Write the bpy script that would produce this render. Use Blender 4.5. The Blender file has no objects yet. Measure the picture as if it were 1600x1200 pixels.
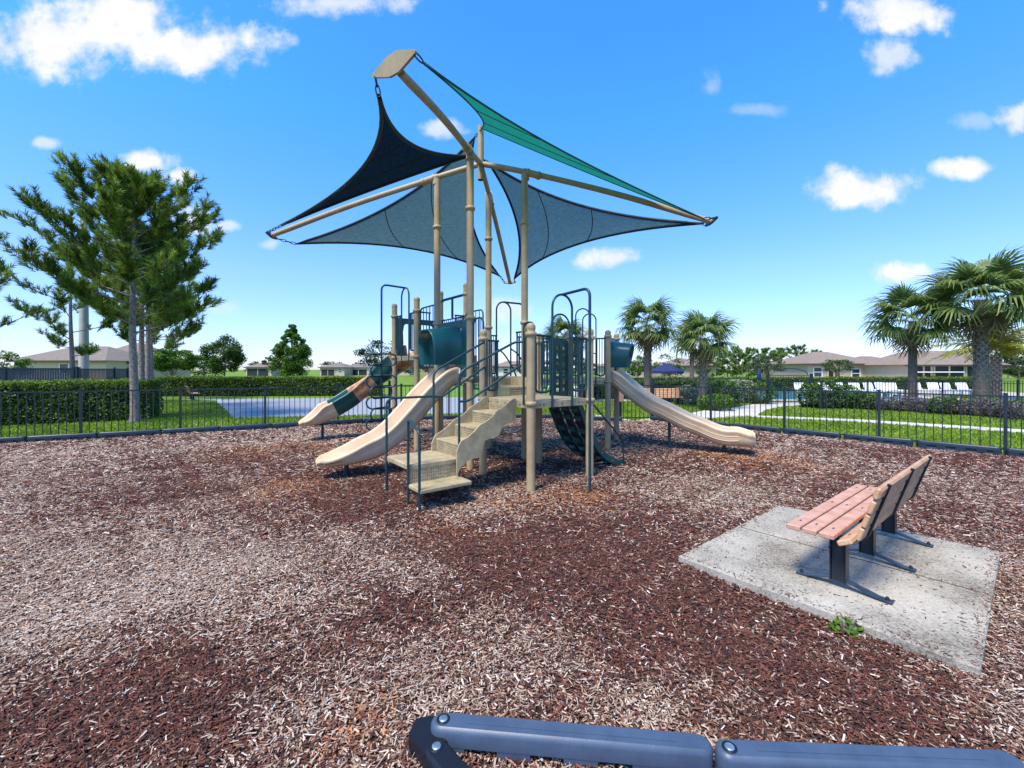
import bpy, math, random
import numpy as np
from mathutils import Vector, Matrix
random.seed(7); RNG = np.random.default_rng(11)
SC = bpy.context.scene; COL = SC.collection
R = math.radians
# ------------------------------------------------------------------ camera
F, HY, CH = 659.0, 577.0, 1.66            # focal length in photo px, horizon row, eye height (m)
cam = bpy.data.cameras.new('camera'); camo = bpy.data.objects.new('camera', cam); COL.objects.link(camo)
camo.location = (0, 0, CH); camo.rotation_euler = (R(90), 0, 0)
cam.sensor_width = 36; cam.lens = F/1600*36; cam.shift_y = -(600-HY)/1600
cam.clip_start = .05; cam.clip_end = 3000
SC.camera = camo
# ------------------------------------------------------------------ light
SUN = Vector((-.36, -.46, 1.0)).normalized()
sl = bpy.data.lights.new('sun', 'SUN'); sl.energy = 3.0; sl.angle = R(15); sl.color = (1, .90, .75)
so = bpy.data.objects.new('sun', sl); COL.objects.link(so)
so.rotation_euler = SUN.to_track_quat('Z', 'Y').to_euler(); so.location = (-4, -3, 12)
SC.view_settings.view_transform = 'Standard'; SC.view_settings.look = 'None'
SC.view_settings.gamma = 1; SC.view_settings.exposure = 1.08
SC.render.engine = 'CYCLES'
W = bpy.data.worlds.new('World'); SC.world = W; W.use_nodes = True
wt = W.node_tree; wt.nodes.clear()
def wn(t, **k):
    n = wt.nodes.new(t)
    for a, b in k.items(): setattr(n, a, b)
    return n
def wl(a, b): wt.links.new(a, b)
def wm(op, a, b=None, c=None, clamp=False):
    n = wn('ShaderNodeMath', operation=op); n.use_clamp = clamp
    for i, q in enumerate((a, b, c)):
        if q is None: continue
        if hasattr(q, 'links'): wl(q, n.inputs[i])
        else: n.inputs[i].default_value = q
    return n.outputs[0]
sky = wn('ShaderNodeTexSky', sky_type='NISHITA'); sky.sun_disc = False
sky.sun_elevation = math.asin(SUN.z); sky.sun_rotation = math.atan2(SUN.x, SUN.y)
sky.air_density = 1.0; sky.dust_density = .3; sky.ozone_density = 1.6; sky.altitude = 10
hsv = wn('ShaderNodeHueSaturation'); hsv.inputs['Saturation'].default_value = 1.12
tint = wn('ShaderNodeMix', data_type='RGBA', blend_type='MULTIPLY'); tint.inputs[0].default_value = 1
wl(sky.outputs[0], tint.inputs[6]); tint.inputs[7].default_value = (.86, 1.0, 1.06, 1)
wl(tint.outputs[2], hsv.inputs['Color'])
tc = wn('ShaderNodeTexCoord'); sep = wn('ShaderNodeSeparateXYZ'); wl(tc.outputs['Generated'], sep.inputs[0])
dx, dy, dz = sep.outputs
ysafe = wm('MAXIMUM', dy, .02)
cu = wm('DIVIDE', dx, ysafe); cv = wm('DIVIDE', dz, ysafe)
cmb = wn('ShaderNodeCombineXYZ'); wl(cu, cmb.inputs[0]); wl(cv, cmb.inputs[1])
n1 = wn('ShaderNodeTexNoise'); n1.inputs['Scale'].default_value = 7; n1.inputs['Detail'].default_value = 9; n1.inputs['Roughness'].default_value = .6
wl(cmb.outputs[0], n1.inputs['Vector'])
n2 = wn('ShaderNodeTexNoise'); n2.inputs['Scale'].default_value = 26; n2.inputs['Detail'].default_value = 7; n2.inputs['Roughness'].default_value = .5
wl(cmb.outputs[0], n2.inputs['Vector'])
nz = wm('ADD', wm('MULTIPLY', wm('SUBTRACT', n1.outputs[0], .5), 2.6), wm('MULTIPLY', wm('SUBTRACT', n2.outputs[0], .5), .9))
def PC(x, y): return ((x-800)/F, (HY-y)/F)
CL = [(70, 55, 190, 62, 1), (300, 75, 120, 42, 1), (190, 20, 120, 40, 1), (540, 4, 110, 20, .8), (1400, 18, 95, 32, .95), (1390, 88, 55, 26, .7), (1590, 186, 34, 28, .9),
      (1350, 297, 88, 30, 1), (1510, 263, 44, 17, .95), (1402, 427, 42, 18, 1), (955, 402, 50, 18, .85), (690, 203, 46, 16, .7),
      (228, 250, 42, 17, .95), (282, 277, 22, 13, .9), (300, 345, 30, 22, .8), (354, 353, 24, 9, .6), (420, 380, 20, 10, .6), (66, 222, 22, 9, .6),
      (800, 485, 40, 22, .6), (1110, 135, 20, 26, .35), (1180, 172, 60, 12, .25), (350, 480, 40, 14, .3), (1520, 190, 36, 14, .3)]
mask = None
for (x, y, rx, ry, op) in CL:
    a, b = PC(x, y)
    qx = wm('DIVIDE', wm('SUBTRACT', cu, a), rx*1.12/F); qy = wm('DIVIDE', wm('SUBTRACT', cv, b), ry*1.12/F)
    d = wm('SQRT', wm('ADD', wm('MULTIPLY', qx, qx), wm('MULTIPLY', qy, qy)))
    d = wm('ADD', d, nz)
    mr = wn('ShaderNodeMapRange', interpolation_type='SMOOTHSTEP'); wl(d, mr.inputs[0])
    mr.inputs[1].default_value = 1.1; mr.inputs[2].default_value = .2; mr.inputs[3].default_value = 0; mr.inputs[4].default_value = op
    mask = mr.outputs[0] if mask is None else wm('MAXIMUM', mask, mr.outputs[0])
front = wm('GREATER_THAN', dy, .3)
mask = wm('MULTIPLY', mask, front)
# the same scattered fair-weather cloud over the rest of the sky
zs = wm('MAXIMUM', dz, .08)
c2 = wn('ShaderNodeCombineXYZ'); wl(wm('DIVIDE', dx, zs), c2.inputs[0]); wl(wm('DIVIDE', dy, zs), c2.inputs[1])
n3 = wn('ShaderNodeTexNoise'); n3.inputs['Scale'].default_value = 1.1; n3.inputs['Detail'].default_value = 8; wl(c2.outputs[0], n3.inputs['Vector'])
mr = wn('ShaderNodeMapRange', interpolation_type='SMOOTHSTEP'); wl(n3.outputs[0], mr.inputs[0]); mr.inputs[1].default_value = .6; mr.inputs[2].default_value = .74
mask = wm('MAXIMUM', mask, wm('MULTIPLY', mr.outputs[0], wm('SUBTRACT', 1.0, wm('GREATER_THAN', dy, .3))))
mask = wm('MULTIPLY', mask, wm('GREATER_THAN', dz, 0.0))
# thin the glare of the low sky all round the horizon to a clean pale blue
hr = wn('ShaderNodeMapRange'); wl(dz, hr.inputs[0]); hr.inputs[1].default_value = 0; hr.inputs[2].default_value = .5
hc = wn('ShaderNodeValToRGB'); wl(hr.outputs[0], hc.inputs[0]); hc.color_ramp.elements[0].color = (.62, .585, .84, 1); hc.color_ramp.elements[1].color = (.52, 1.0, 1.30, 1); he = hc.color_ramp.elements.new(.4); he.color = (.80, .775, 1.06, 1)
hm = wn('ShaderNodeMix', data_type='RGBA', blend_type='MULTIPLY'); hm.inputs[0].default_value = 1; wl(hsv.outputs[0], hm.inputs[6]); wl(hc.outputs[0], hm.inputs[7])
bg1 = wn('ShaderNodeBackground'); wl(hm.outputs[2], bg1.inputs[0]); bg1.inputs[1].default_value = .13
bg2 = wn('ShaderNodeBackground'); bg2.inputs[1].default_value = .50
cr = wn('ShaderNodeValToRGB'); wl(n1.outputs[0], cr.inputs[0]); cr.color_ramp.elements[0].position = .40; cr.color_ramp.elements[1].position = .66
cr.color_ramp.elements[0].color = (1, 1, 1, 1); cr.color_ramp.elements[1].color = (.74, .80, .92, 1); wl(cr.outputs[0], bg2.inputs[0])
mx = wn('ShaderNodeMixShader'); wl(mask, mx.inputs[0]); wl(bg1.outputs[0], mx.inputs[1]); wl(bg2.outputs[0], mx.inputs[2])
wo = wn('ShaderNodeOutputWorld'); wl(mx.outputs[0], wo.inputs[0])

# ------------------------------------------------------------------ helpers
def G(x, y, z=0.0):                       # photo pixel on a level surface at height z
    Y = F*(CH-z)/(y-HY); return Vector(((x-800)/F*Y, Y, z))
def AT(x, y, Y):                          # photo pixel at a known distance
    return Vector(((x-800)/F*Y, Y, CH+(HY-y)/F*Y))
MATS = {}
def mat(name, col, rough=.6, var=.12, scale=8, bump=0, bscale=60, metal=0, stain=None, spec=.5):
    if name in MATS: return MATS[name]
    m = bpy.data.materials.new(name); m.use_nodes = True; t = m.node_tree; b = t.nodes['Principled BSDF']
    b.inputs['Roughness'].default_value = rough; b.inputs['Metallic'].default_value = metal
    b.inputs['Specular IOR Level'].default_value = spec
    co = t.nodes.new('ShaderNodeTexCoord')
    n = t.nodes.new('ShaderNodeTexNoise'); n.inputs['Scale'].default_value = scale; n.inputs['Detail'].default_value = 7; n.inputs['Roughness'].default_value = .65
    t.links.new(co.outputs['Object'], n.inputs['Vector'])
    r = t.nodes.new('ShaderNodeValToRGB'); e = r.color_ramp.elements
    e[0].position = .3; e[1].position = .72
    e[0].color = tuple(c*(1-var) for c in col)+(1,); e[1].color = tuple(min(1, c*(1+var)) for c in col)+(1,)
    if stain: e[0].color = tuple(stain)+(1,)
    t.links.new(n.outputs[0], r.inputs[0]); t.links.new(r.outputs[0], b.inputs['Base Color'])
    if bump:
        n2 = t.nodes.new('ShaderNodeTexNoise'); n2.inputs['Scale'].default_value = bscale; n2.inputs['Detail'].default_value = 5
        t.links.new(co.outputs['Object'], n2.inputs['Vector'])
        bp = t.nodes.new('ShaderNodeBump'); bp.inputs['Strength'].default_value = bump; bp.inputs['Distance'].default_value = .01
        t.links.new(n2.outputs[0], bp.inputs['Height']); t.links.new(bp.outputs[0], b.inputs['Normal'])
    MATS[name] = m; return m
def leafmat(name, c0, c1, trans=.35, rough=.55):
    m = bpy.data.materials.new(name); m.use_nodes = True; t = m.node_tree; b = t.nodes['Principled BSDF']
    at = t.nodes.new('ShaderNodeAttribute'); at.attribute_name = 'leaf_tone'
    r = t.nodes.new('ShaderNodeValToRGB'); e = r.color_ramp.elements; e[0].color = c0+(1,); e[1].color = c1+(1,)
    t.links.new(at.outputs['Fac'], r.inputs[0]); t.links.new(r.outputs[0], b.inputs['Base Color'])
    b.inputs['Roughness'].default_value = rough; b.inputs['Specular IOR Level'].default_value = .35
    tr = t.nodes.new('ShaderNodeBsdfTranslucent'); t.links.new(r.outputs[0], tr.inputs[0])
    mx = t.nodes.new('ShaderNodeMixShader'); mx.inputs[0].default_value = trans
    t.links.new(b.outputs[0], mx.inputs[1]); t.links.new(tr.outputs[0], mx.inputs[2])
    t.links.new(mx.outputs[0], t.nodes['Material Output'].inputs[0]); MATS[name] = m; return m
def tag(o, label=None, cat=None, group=None, kind=None):
    if label: o['label'] = label
    if cat: o['category'] = cat
    if group: o['group'] = group
    if kind: o['kind'] = kind
    return o
ORG = {}
def thing(name, label, cat, loc=(0, 0, 0), group=None, rz=0):
    o = bpy.data.objects.new(name, None); COL.objects.link(o); o.location = loc; o.rotation_euler = (0, 0, rz); o.empty_display_size = .2
    ORG[o] = Vector(loc); return tag(o, label, cat, group)
def link(name, me, parent=None, loc=(0, 0, 0), rot=(0, 0, 0)):
    o = bpy.data.objects.new(name, me); COL.objects.link(o); o.location = loc; o.rotation_euler = rot
    if parent is not None: o.parent = parent; ORG[o] = ORG[parent]
    else: ORG[o] = Vector(loc)
    return o
def copy_tree(o, parent=None):
    c = o.copy(); COL.objects.link(c); c.parent = parent
    for ch in list(o.children): copy_tree(ch, c)
    return c
def perp(d):
    d = d.normalized(); a = Vector((0, 0, 1)) if abs(d.z) < .9 else Vector((1, 0, 0))
    x = d.cross(a).normalized(); return x, d.cross(x).normalized()
class MB:
    def __init__(s): s.v = []; s.f = []; s.sm = []
    def add(s, vs, fs, smooth=False):
        o = len(s.v); s.v += [tuple(p) for p in vs]
        for f in fs: s.f.append(tuple(i+o for i in f)); s.sm.append(smooth)
        return s
    def box(s, c, size, X=(1, 0, 0), Y=(0, 1, 0), Z=(0, 0, 1), ch=0):
        c, X, Y, Z = Vector(c), Vector(X).normalized(), Vector(Y).normalized(), Vector(Z).normalized(); a, b, h = (q/2 for q in size)
        if not ch:
            vs = [c+X*i*a+Y*j*b+Z*k*h for k in (-1, 1) for (i, j) in ((-1, -1), (1, -1), (1, 1), (-1, 1))]
            return s.add(vs, [(3, 2, 1, 0), (4, 5, 6, 7), (0, 1, 5, 4), (1, 2, 6, 5), (2, 3, 7, 6), (3, 0, 4, 7)])
        pl = lambda A, B: [(-A+ch, -B), (A-ch, -B), (A, -B+ch), (A, B-ch), (A-ch, B), (-A+ch, B), (-A, B-ch), (-A, -B+ch)]
        vs = []
        for (k, sh) in ((-h, ch), (-h+ch, 0), (h-ch, 0), (h, ch)):
            vs += [c+X*x+Y*y+Z*k for (x, y) in pl(a-sh, b-sh)]
        fs = [tuple(range(7, -1, -1)), tuple(range(24, 32))]
        for r in range(3): fs += [(r*8+i, r*8+(i+1) % 8, r*8+8+(i+1) % 8, r*8+8+i) for i in range(8)]
        return s.add(vs, fs)
    def tube(s, pts, r, n=10, closed=False, caps=True, flat=1.0):
        pts = [Vector(p) for p in pts]; m = len(pts); rs = r if isinstance(r, (list, tuple)) else [r]*m
        vs = []; x = None
        for i, p in enumerate(pts):
            if closed: d = (pts[(i+1) % m]-pts[i-1])
            else: d = pts[min(i+1, m-1)]-pts[max(i-1, 0)]
            d.normalize()
            if x is None: x, y = perp(d)
            else:
                x = (x-d*x.dot(d)).normalized(); y = d.cross(x)
            vs += [p+(x*math.cos(2*math.pi*k/n)+y*flat*math.sin(2*math.pi*k/n))*rs[i] for k in range(n)]
        fs = []
        for i in range(m if closed else m-1):
            j = (i+1) % m
            fs += [(i*n+k, i*n+(k+1) % n, j*n+(k+1) % n, j*n+k) for k in range(n)]
        s.add(vs, fs, True)
        if caps and not closed:
            s.add([vs[k] for k in range(n)], [tuple(range(n-1, -1, -1))]); s.add(vs[-n:], [tuple(range(n))])
        return s
    def lathe(s, prof, c, n=16, axis=None):
        c = Vector(c); vs = []
        for (r, z) in prof: vs += [c+Vector((r*math.cos(2*math.pi*k/n), r*math.sin(2*math.pi*k/n), z)) for k in range(n)]
        fs = [(i*n+k, i*n+(k+1) % n, (i+1)*n+(k+1) % n, (i+1)*n+k) for i in range(len(prof)-1) for k in range(n)]
        s.add(vs, fs, True); s.add(vs[-n:], [tuple(range(n))]); return s
    def prism(s, poly, o, X, Y, N, t, smooth=False):      # 2D polygon in the X,Y frame at o, thickness t along N (centred)
        o, X, Y, N = Vector(o), Vector(X), Vector(Y), Vector(N).normalized(); n = len(poly)
        vs = [o+X*a+Y*b-N*t/2 for a, b in poly]+[o+X*a+Y*b+N*t/2 for a, b in poly]
        s.add(vs, [tuple(range(n-1, -1, -1)), tuple(range(n, 2*n))]+[(i, (i+1) % n, n+(i+1) % n, n+i) for i in range(n)]); return s
    def grid(s, P, smooth=True, wrap=False):
        a = len(P); b = len(P[0]); vs = [p for row in P for p in row]
        s.add(vs, [(i*b+j, i*b+(j+1) % b, (i+1)*b+(j+1) % b, (i+1)*b+j) for i in range(a-1) for j in range(b if wrap else b-1)], smooth); return s
    def mesh(s, name, m, org=(0, 0, 0)):
        me = bpy.data.meshes.new(name); o = Vector(org)
        me.from_pydata([(p[0]-o.x, p[1]-o.y, p[2]-o.z) for p in s.v], [], s.f); me.polygons.foreach_set('use_smooth', s.sm)
        if m is not None: me.materials.append(m)
        me.update(); return me
    def build(s, name, m, parent=None, org=None):
        if parent is not None: return link(name, s.mesh(name, m, ORG[parent]), parent)
        o = Vector(org) if org is not None else Vector((0, 0, 0)); return link(name, s.mesh(name, m, o), None, o)
def np_mesh(name, V, nper, m, leaf_tone=None, quads=True, tris=False):
    """V: (N, nper, 3) -> one face per group of nper verts"""
    N = V.shape[0]; me = bpy.data.meshes.new(name); me.vertices.add(N*nper); me.vertices.foreach_set('co', V.astype(np.float32).ravel())
    me.loops.add(N*nper); me.loops.foreach_set('vertex_index', np.arange(N*nper, dtype=np.int32))
    me.polygons.add(N); me.polygons.foreach_set('loop_start', np.arange(0, N*nper, nper, dtype=np.int32))
    try: me.polygons.foreach_set('loop_total', np.full(N, nper, np.int32))
    except Exception: pass
    if leaf_tone is not None:
        a = me.attributes.new('leaf_tone', 'FLOAT', 'POINT'); a.data.foreach_set('value', np.repeat(leaf_tone, nper).astype(np.float32))
    me.materials.append(m); me.update(calc_edges=True); return me
def leaf_quads(C, size, rng=RNG, up=.5, asp=.55):
    N = len(C); d = rng.normal(size=(N, 3)); d /= np.linalg.norm(d, axis=1)[:, None]
    nn = rng.normal(size=(N, 3)); nn[:, 2] = np.abs(nn[:, 2])+up; nn /= np.linalg.norm(nn, axis=1)[:, None]
    a = np.cross(d, nn); a /= np.linalg.norm(a, axis=1)[:, None]; b = np.cross(nn, a)
    sz = (size*rng.uniform(.6, 1.3, N))[:, None]
    return np.stack([C-a*sz*.5, C-b*sz*asp*.5, C+a*sz*.5, C+b*sz*asp*.5], 1)
def smooth_path(pts, n):
    """Catmull-Rom through pts"""
    P = [Vector(p) for p in pts]; P = [P[0]*2-P[1]]+P+[P[-1]*2-P[-2]]; out = []
    for i in range(1, len(P)-2):
        for k in range(n):
            t = k/n; a, b, c, d = P[i-1], P[i], P[i+1], P[i+2]
            out.append(.5*((2*b)+(c-a)*t+(2*a-5*b+4*c-d)*t*t+(3*b-a-3*c+d)*t**3))
    out.append(P[-2]); return out
def fillet(pts, r, n=5):
    pts = [Vector(p) for p in pts]; out = [pts[0]]
    for i in range(1, len(pts)-1):
        a, b, c = pts[i-1], pts[i], pts[i+1]; d1 = (a-b); d2 = (c-b); q = min(r, d1.length*.49, d2.length*.49)
        p1 = b+d1.normalized()*q; p2 = b+d2.normalized()*q
        for k in range(n+1):
            t = k/n; out.append(p1*(1-t)**2+b*2*t*(1-t)+p2*t*t)
    out.append(pts[-1]); return out

# ------------------------------------------------------------------ materials
TAN = mat('tan_post', (.40, .305, .17), .5, .1, 4, .1, 90, spec=.4, stain=(.31, .225, .12))
TANP = mat('tan_coated_deck', (.42, .345, .20), .65, .16, 7, .3, 120, stain=(.26, .205, .115))
SLIDE = mat('cream_plastic', (.68, .51, .335), .42, .07, 2.5, .06, 40, stain=(.56, .39, .24))
BROWN = mat('marbled_plastic', (.50, .26, .13), .4, .5, 7, .05, 40, stain=(.22, .09, .045))
TUBE = mat('teal_tube', (.008, .044, .054), .4, .2, 10, spec=.4)
TEAL = mat('teal_plastic', (.005, .075, .078), .32, .12, 2.5)
GREENP = mat('green_plastic', (.008, .075, .062), .38, .2, 4)
FOOTH = mat('teal_foothold', (.03, .12, .115), .35, .2, 6)
BLACKR = mat('black_rubber', (.012, .02, .022), .6, .3, 30)
NAVYF = mat('fence_border_plastic', (.014, .026, .042), .4, .25, 5, .06, 120)
NAVY = mat('navy_plastic', (.052, .080, .130), .45, .22, 5, .06, 120)
NAVYD = mat('navy_black_plastic', (.008, .011, .017), .45, .22, 5, .06, 120, spec=.3)
FENCE = mat('fence_black', (.012, .022, .032), .4, .2, 10)
STEEL = mat('bolt_steel', (.55, .58, .56), .35, .2, 40, metal=.9)
CHAIN = mat('chain_steel', (.05, .06, .065), .4, .2, 40, metal=.8)
WOOD = mat('recycled_plank', (.52, .30, .22), .65, .18, 9, .2, 60, stain=(.40, .20, .13))
WOODB = mat('recycled_plank_back', (.54, .33, .19), .65, .18, 9, .2, 60, stain=(.38, .19, .09))
LEG = mat('bench_metal', (.008, .014, .022), .35, .2, 14)
FOOTM = mat('bench_foot_metal', (.03, .05, .075), .4, .5, 14)
# ------------------------------------------------------------------ ground
def hz(x, y): return .012*math.sin(x*1.7+y*.9)+.010*math.sin(y*2.3-x*1.1)+.006*math.sin(x*4.1+2)*math.sin(y*3.7)
FL = [Vector((-15.2, 7.33)), Vector((-3.55, 13.52)), Vector((-.6, 14.25)), Vector((1.4, 14.2)), Vector((3.42, 13.45)), Vector((4.53, 13.65)), Vector((10.62, 7.03)), Vector((14.6, 2.7))]
INS = FL[1:5]+FL[5:]
MP = [(-15.2, 7.33), (-3.55, 13.52), (-.6, 14.25), (1.4, 14.2), (3.42, 13.45), (4.53, 13.65), (14.6, 2.7), (14.6, -4), (-15.2, -4)]
def in_mulch(x, y, eps=0):
    c = np.zeros(np.shape(x), bool); n = len(MP)
    for i in range(n):
        x1, y1 = MP[i]; x2, y2 = MP[(i+1) % n]
        k = ((y1 > y) != (y2 > y)) & (x < (x2-x1)*(y-y1)/(y2-y1+1e-9)+x1); c ^= k
    return c
def shader_ground(name, cols, scale, bump=.6, bscale=80, rough=.9):
    m = bpy.data.materials.new(name); m.use_nodes = True; t = m.node_tree; b = t.nodes['Principled BSDF']; b.inputs['Roughness'].default_value = rough
    b.inputs['Specular IOR Level'].default_value = .2
    co = t.nodes.new('ShaderNodeTexCoord'); fac = None
    for (s, w) in scale:
        n = t.nodes.new('ShaderNodeTexNoise'); n.inputs['Scale'].default_value = s; n.inputs['Detail'].default_value = 6; t.links.new(co.outputs['Object'], n.inputs['Vector'])
        k = t.nodes.new('ShaderNodeMath'); k.operation = 'MULTIPLY'; k.inputs[1].default_value = w; t.links.new(n.outputs[0], k.inputs[0])
        if fac is None: fac = k.outputs[0]
        else:
            a = t.nodes.new('ShaderNodeMath'); a.operation = 'ADD'; t.links.new(fac, a.inputs[0]); t.links.new(k.outputs[0], a.inputs[1]); fac = a.outputs[0]
    r = t.nodes.new('ShaderNodeValToRGB'); els = r.color_ramp.elements
    while len(els) < len(cols): els.new(.5)
    for e, (p, c) in zip(els, cols): e.position = p; e.color = c+(1,)
    t.links.new(fac, r.inputs[0]); t.links.new(r.outputs[0], b.inputs['Base Color'])
    n = t.nodes.new('ShaderNodeTexNoise'); n.inputs['Scale'].default_value = bscale; n.inputs['Detail'].default_value = 4; t.links.new(co.outputs['Object'], n.inputs['Vector'])
    bp = t.nodes.new('ShaderNodeBump'); bp.inputs['Strength'].default_value = bump; bp.inputs['Distance'].default_value = .02
    t.links.new(n.outputs[0], bp.inputs['Height']); t.links.new(bp.outputs[0], b.inputs['Normal']); MATS[name] = m; return m
LAWN = shader_ground('lawn_soil', [(.3, (.07, .135, .010)), (.5, (.13, .215, .015)), (.7, (.19, .27, .025))], [(.35, .5), (14, .5)], .8, 40)
lw = MB(); lw.add([(-900, -60, -.06), (900, -60, -.06), (900, 1500, -.06), (-900, 1500, -.06)], [(0, 1, 2, 3)])
tag(lw.build('lawn', LAWN), kind='structure')
MUL = shader_ground('mulch_base', [(.32, (.020, .010, .008)), (.52, (.060, .028, .020)), (.72, (.13, .075, .05))], [(3, .35), (45, .65)], 1.0, 90)
g = MB(); ys = np.append(np.arange(-3.9, 14.2, .15), 14.22)
# clip the sheet to the fenced outline: sweep rows between the left and right limits
rows = []
for y in ys:
    xa = np.arange(-15.2, 14.61, .02); xin = xa[in_mulch(xa, np.full(len(xa), y))]
    if len(xin) > 2: rows.append([Vector((x, y, hz(x, y))) for x in np.linspace(xin[0], xin[-1], 90)])
g.grid(rows); tag(g.build('mulch_ground', MUL), kind='structure')
# loose wood chips
SLABC = [Vector((3.147, 4.97)), Vector((1.43, 3.62)), Vector((2.506, 2.255)), Vector((4.28, 3.70))]
def in_slab(x, y, m=0.0):
    c = np.ones(np.shape(x), bool); cx = sum(p.x for p in SLABC)/4; cy = sum(p.y for p in SLABC)/4
    for i in range(4):
        a, b = SLABC[i], SLABC[(i+1) % 4]; nx, ny = (b.y-a.y), -(b.x-a.x); L = math.hypot(nx, ny); nx /= L; ny /= L
        sgn = 1 if (cx-a.x)*nx+(cy-a.y)*ny > 0 else -1
        c &= (((x-a.x)*nx+(y-a.y)*ny)*sgn > -m)
    return c
def chips():
    px, py, sz = [], [], []
    for (y0, y1, dens, s) in ((.9, 2.6, 10500, .0215), (2.6, 4.2, 6800, .0248), (4.2, 6.5, 3200, .033), (6.5, 9.5, 1250, .048), (9.5, 14.3, 600, .064)):
        w = 1.36*y1+1.2; n = int(2*w*(y1-y0)*dens)
        x = RNG.uniform(-w, w, n); y = RNG.uniform(y0, y1, n); k = (np.abs(x) < 1.30*y+.9) & in_mulch(x, y)
        px.append(x[k]); py.append(y[k]); sz.append(np.full(k.sum(), s))
    x = np.concatenate(px); y = np.concatenate(py); s = np.concatenate(sz)
    uu = RNG.uniform(size=len(x)); k = ~in_slab(x, y, .0) | (uu < .03) | (~in_slab(x, y, -.05) & (uu < .3)) | (~in_slab(x, y, -.12) & (uu < .08)); x, y, s = x[k], y[k], s[k]; N = len(x)
    onslab = in_slab(x, y, .0)
    # share of bleached chips: more in broad worn drifts, fewer in the darker patches
    def blob(cx, cy, r): return np.exp(-((x-cx)**2+(y-cy)**2)/r**2)
    def fb(fx, fy, p): return np.sin(x*fx+p)*np.sin(y*fy+p*1.7)
    light = .31+.10*fb(.9, 1.3, .4)+.10*fb(2.1, 1.9, 2.2)+.12*fb(3.7, 4.4, 1.1)+.10*fb(7.5, 8.3, .2)+.10*fb(13.1, 11.7, 2.9)+.08*fb(23, 27, .7)
    for (a, b, r, wgt) in [(200, 860, 1.6, .38), (60, 950, .9, .30), (330, 900, 1.0, .28), (860, 1010, .55, .30), (1010, 1110, .35, .35), (690, 1060, .3, .2), (1150, 770, 1.2, .25), (640, 900, .5, .22), (470, 1120, .3, .2), (1400, 740, 1.5, .2), (60, 720, 2.2, .3), (480, 690, 2, .2), (760, 800, .8, .3), (870, 690, 1.2, .2), (1560, 960, .5, .2),
                          (930, 840, .95, -.45), (760, 860, .7, -.35), (520, 790, 1.2, -.32), (250, 770, .9, -.25), (100, 1080, .5, -.38), (300, 1050, .4, -.2), (900, 950, .5, -.25), (1200, 990, .7, -.2), (1180, 730, .7, -.25), (400, 715, .9, -.3), (1450, 720, 1., -.15), (600, 960, .35, -.25), (1000, 1050, .3, -.15)]:
        q = G(a, b); light = light+wgt*blob(q.x, q.y, r)
    light = light+.16*np.clip((y-7.5)/3.5, 0, 1)
    orange = np.zeros(N)
    for (a, b, r, wgt) in [(905, 775, .40, .7), (800, 785, .45, .35), (445, 762, .55, .6), (1185, 718, .9, .55), (1110, 705, .6, .35), (400, 705, .8, .5), (540, 700, .8, .45), (560, 1140, .16, .5), (700, 830, .3, .25)]:
        q = G(a, b); orange += wgt*blob(q.x, q.y, r)
    u = RNG.uniform(size=N)
    pale = np.array([[.42, .31, .235], [.32, .22, .155], [.54, .44, .36], [.23, .135, .09], [.36, .27, .21]]); dark = np.array([[.105, .036, .026], [.062, .028, .022], [.145, .050, .033], [.042, .022, .019], [.17, .078, .05]])
    org = np.array([[.36, .15, .06], [.28, .10, .045], [.42, .21, .10]])
    col = dark[RNG.integers(0, 5, N)]; lk = u < np.clip(light, .06, .94); col[lk] = pale[RNG.integers(0, 5, N)][lk]
    ok = RNG.uniform(size=N) < orange*.75; col[ok] = org[RNG.integers(0, 3, N)][ok]
    wh = RNG.uniform(size=N) < .006; col[wh] = (.66, .62, .57)
    col = col*RNG.uniform(.75, 1.25, (N, 1))
    a = RNG.uniform(0, 2*np.pi, N); L = s*np.clip(RNG.lognormal(-.12, .45, N), .3, 2.6)*.6; wd = s*RNG.uniform(.18, .42, N)*.58
    tl = RNG.normal(0, .24, N); rl = RNG.normal(0, .34, N)
    d = np.stack([np.cos(a)*np.cos(tl), np.sin(a)*np.cos(tl), np.sin(tl)], 1); e = np.stack([-np.sin(a), np.cos(a), 0*a], 1)
    n = np.cross(d, e); e2 = e*np.cos(rl)[:, None]+n*np.sin(rl)[:, None]; n2 = np.cross(d, e2)
    z = .012*np.sin(x*1.7+y*.9)+.010*np.sin(y*2.3-x*1.1)+.006*np.sin(x*4.1+2)*np.sin(y*3.7)+RNG.uniform(.001, .022, N)
    z[onslab] = .066; L[onslab] *= .6; wd[onslab] *= .7; C = np.stack([x, y, z], 1); L = L[:, None]; wd = wd[:, None]
    tp = RNG.uniform(.35, 1, N)[:, None]; h = wd*.55
    V = np.stack([C-d*L+e2*wd*tp, C-d*L*.95+n2*h, C-d*L-e2*wd*tp, C+d*L+e2*wd, C+d*L*1.05+n2*h, C+d*L-e2*wd*tp], 1)
    me = bpy.data.meshes.new('mulch_chips'); me.vertices.add(N*6); me.vertices.foreach_set('co', V.astype(np.float32).ravel())
    base = (np.arange(N)*6)[:, None]; q = np.concatenate([base+np.array([[0, 1, 4, 3]]), base+np.array([[1, 2, 5, 4]])], 1).astype(np.int32).ravel()
    me.loops.add(N*8); me.loops.foreach_set('vertex_index', q); me.polygons.add(N*2); me.polygons.foreach_set('loop_start', np.arange(0, N*8, 4, dtype=np.int32))
    ca = me.attributes.new('chip', 'FLOAT_COLOR', 'POINT'); ca.data.foreach_set('color', np.repeat(np.concatenate([col, np.ones((N, 1))], 1), 6, 0).astype(np.float32).ravel())
    me.update(calc_edges=True)
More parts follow.
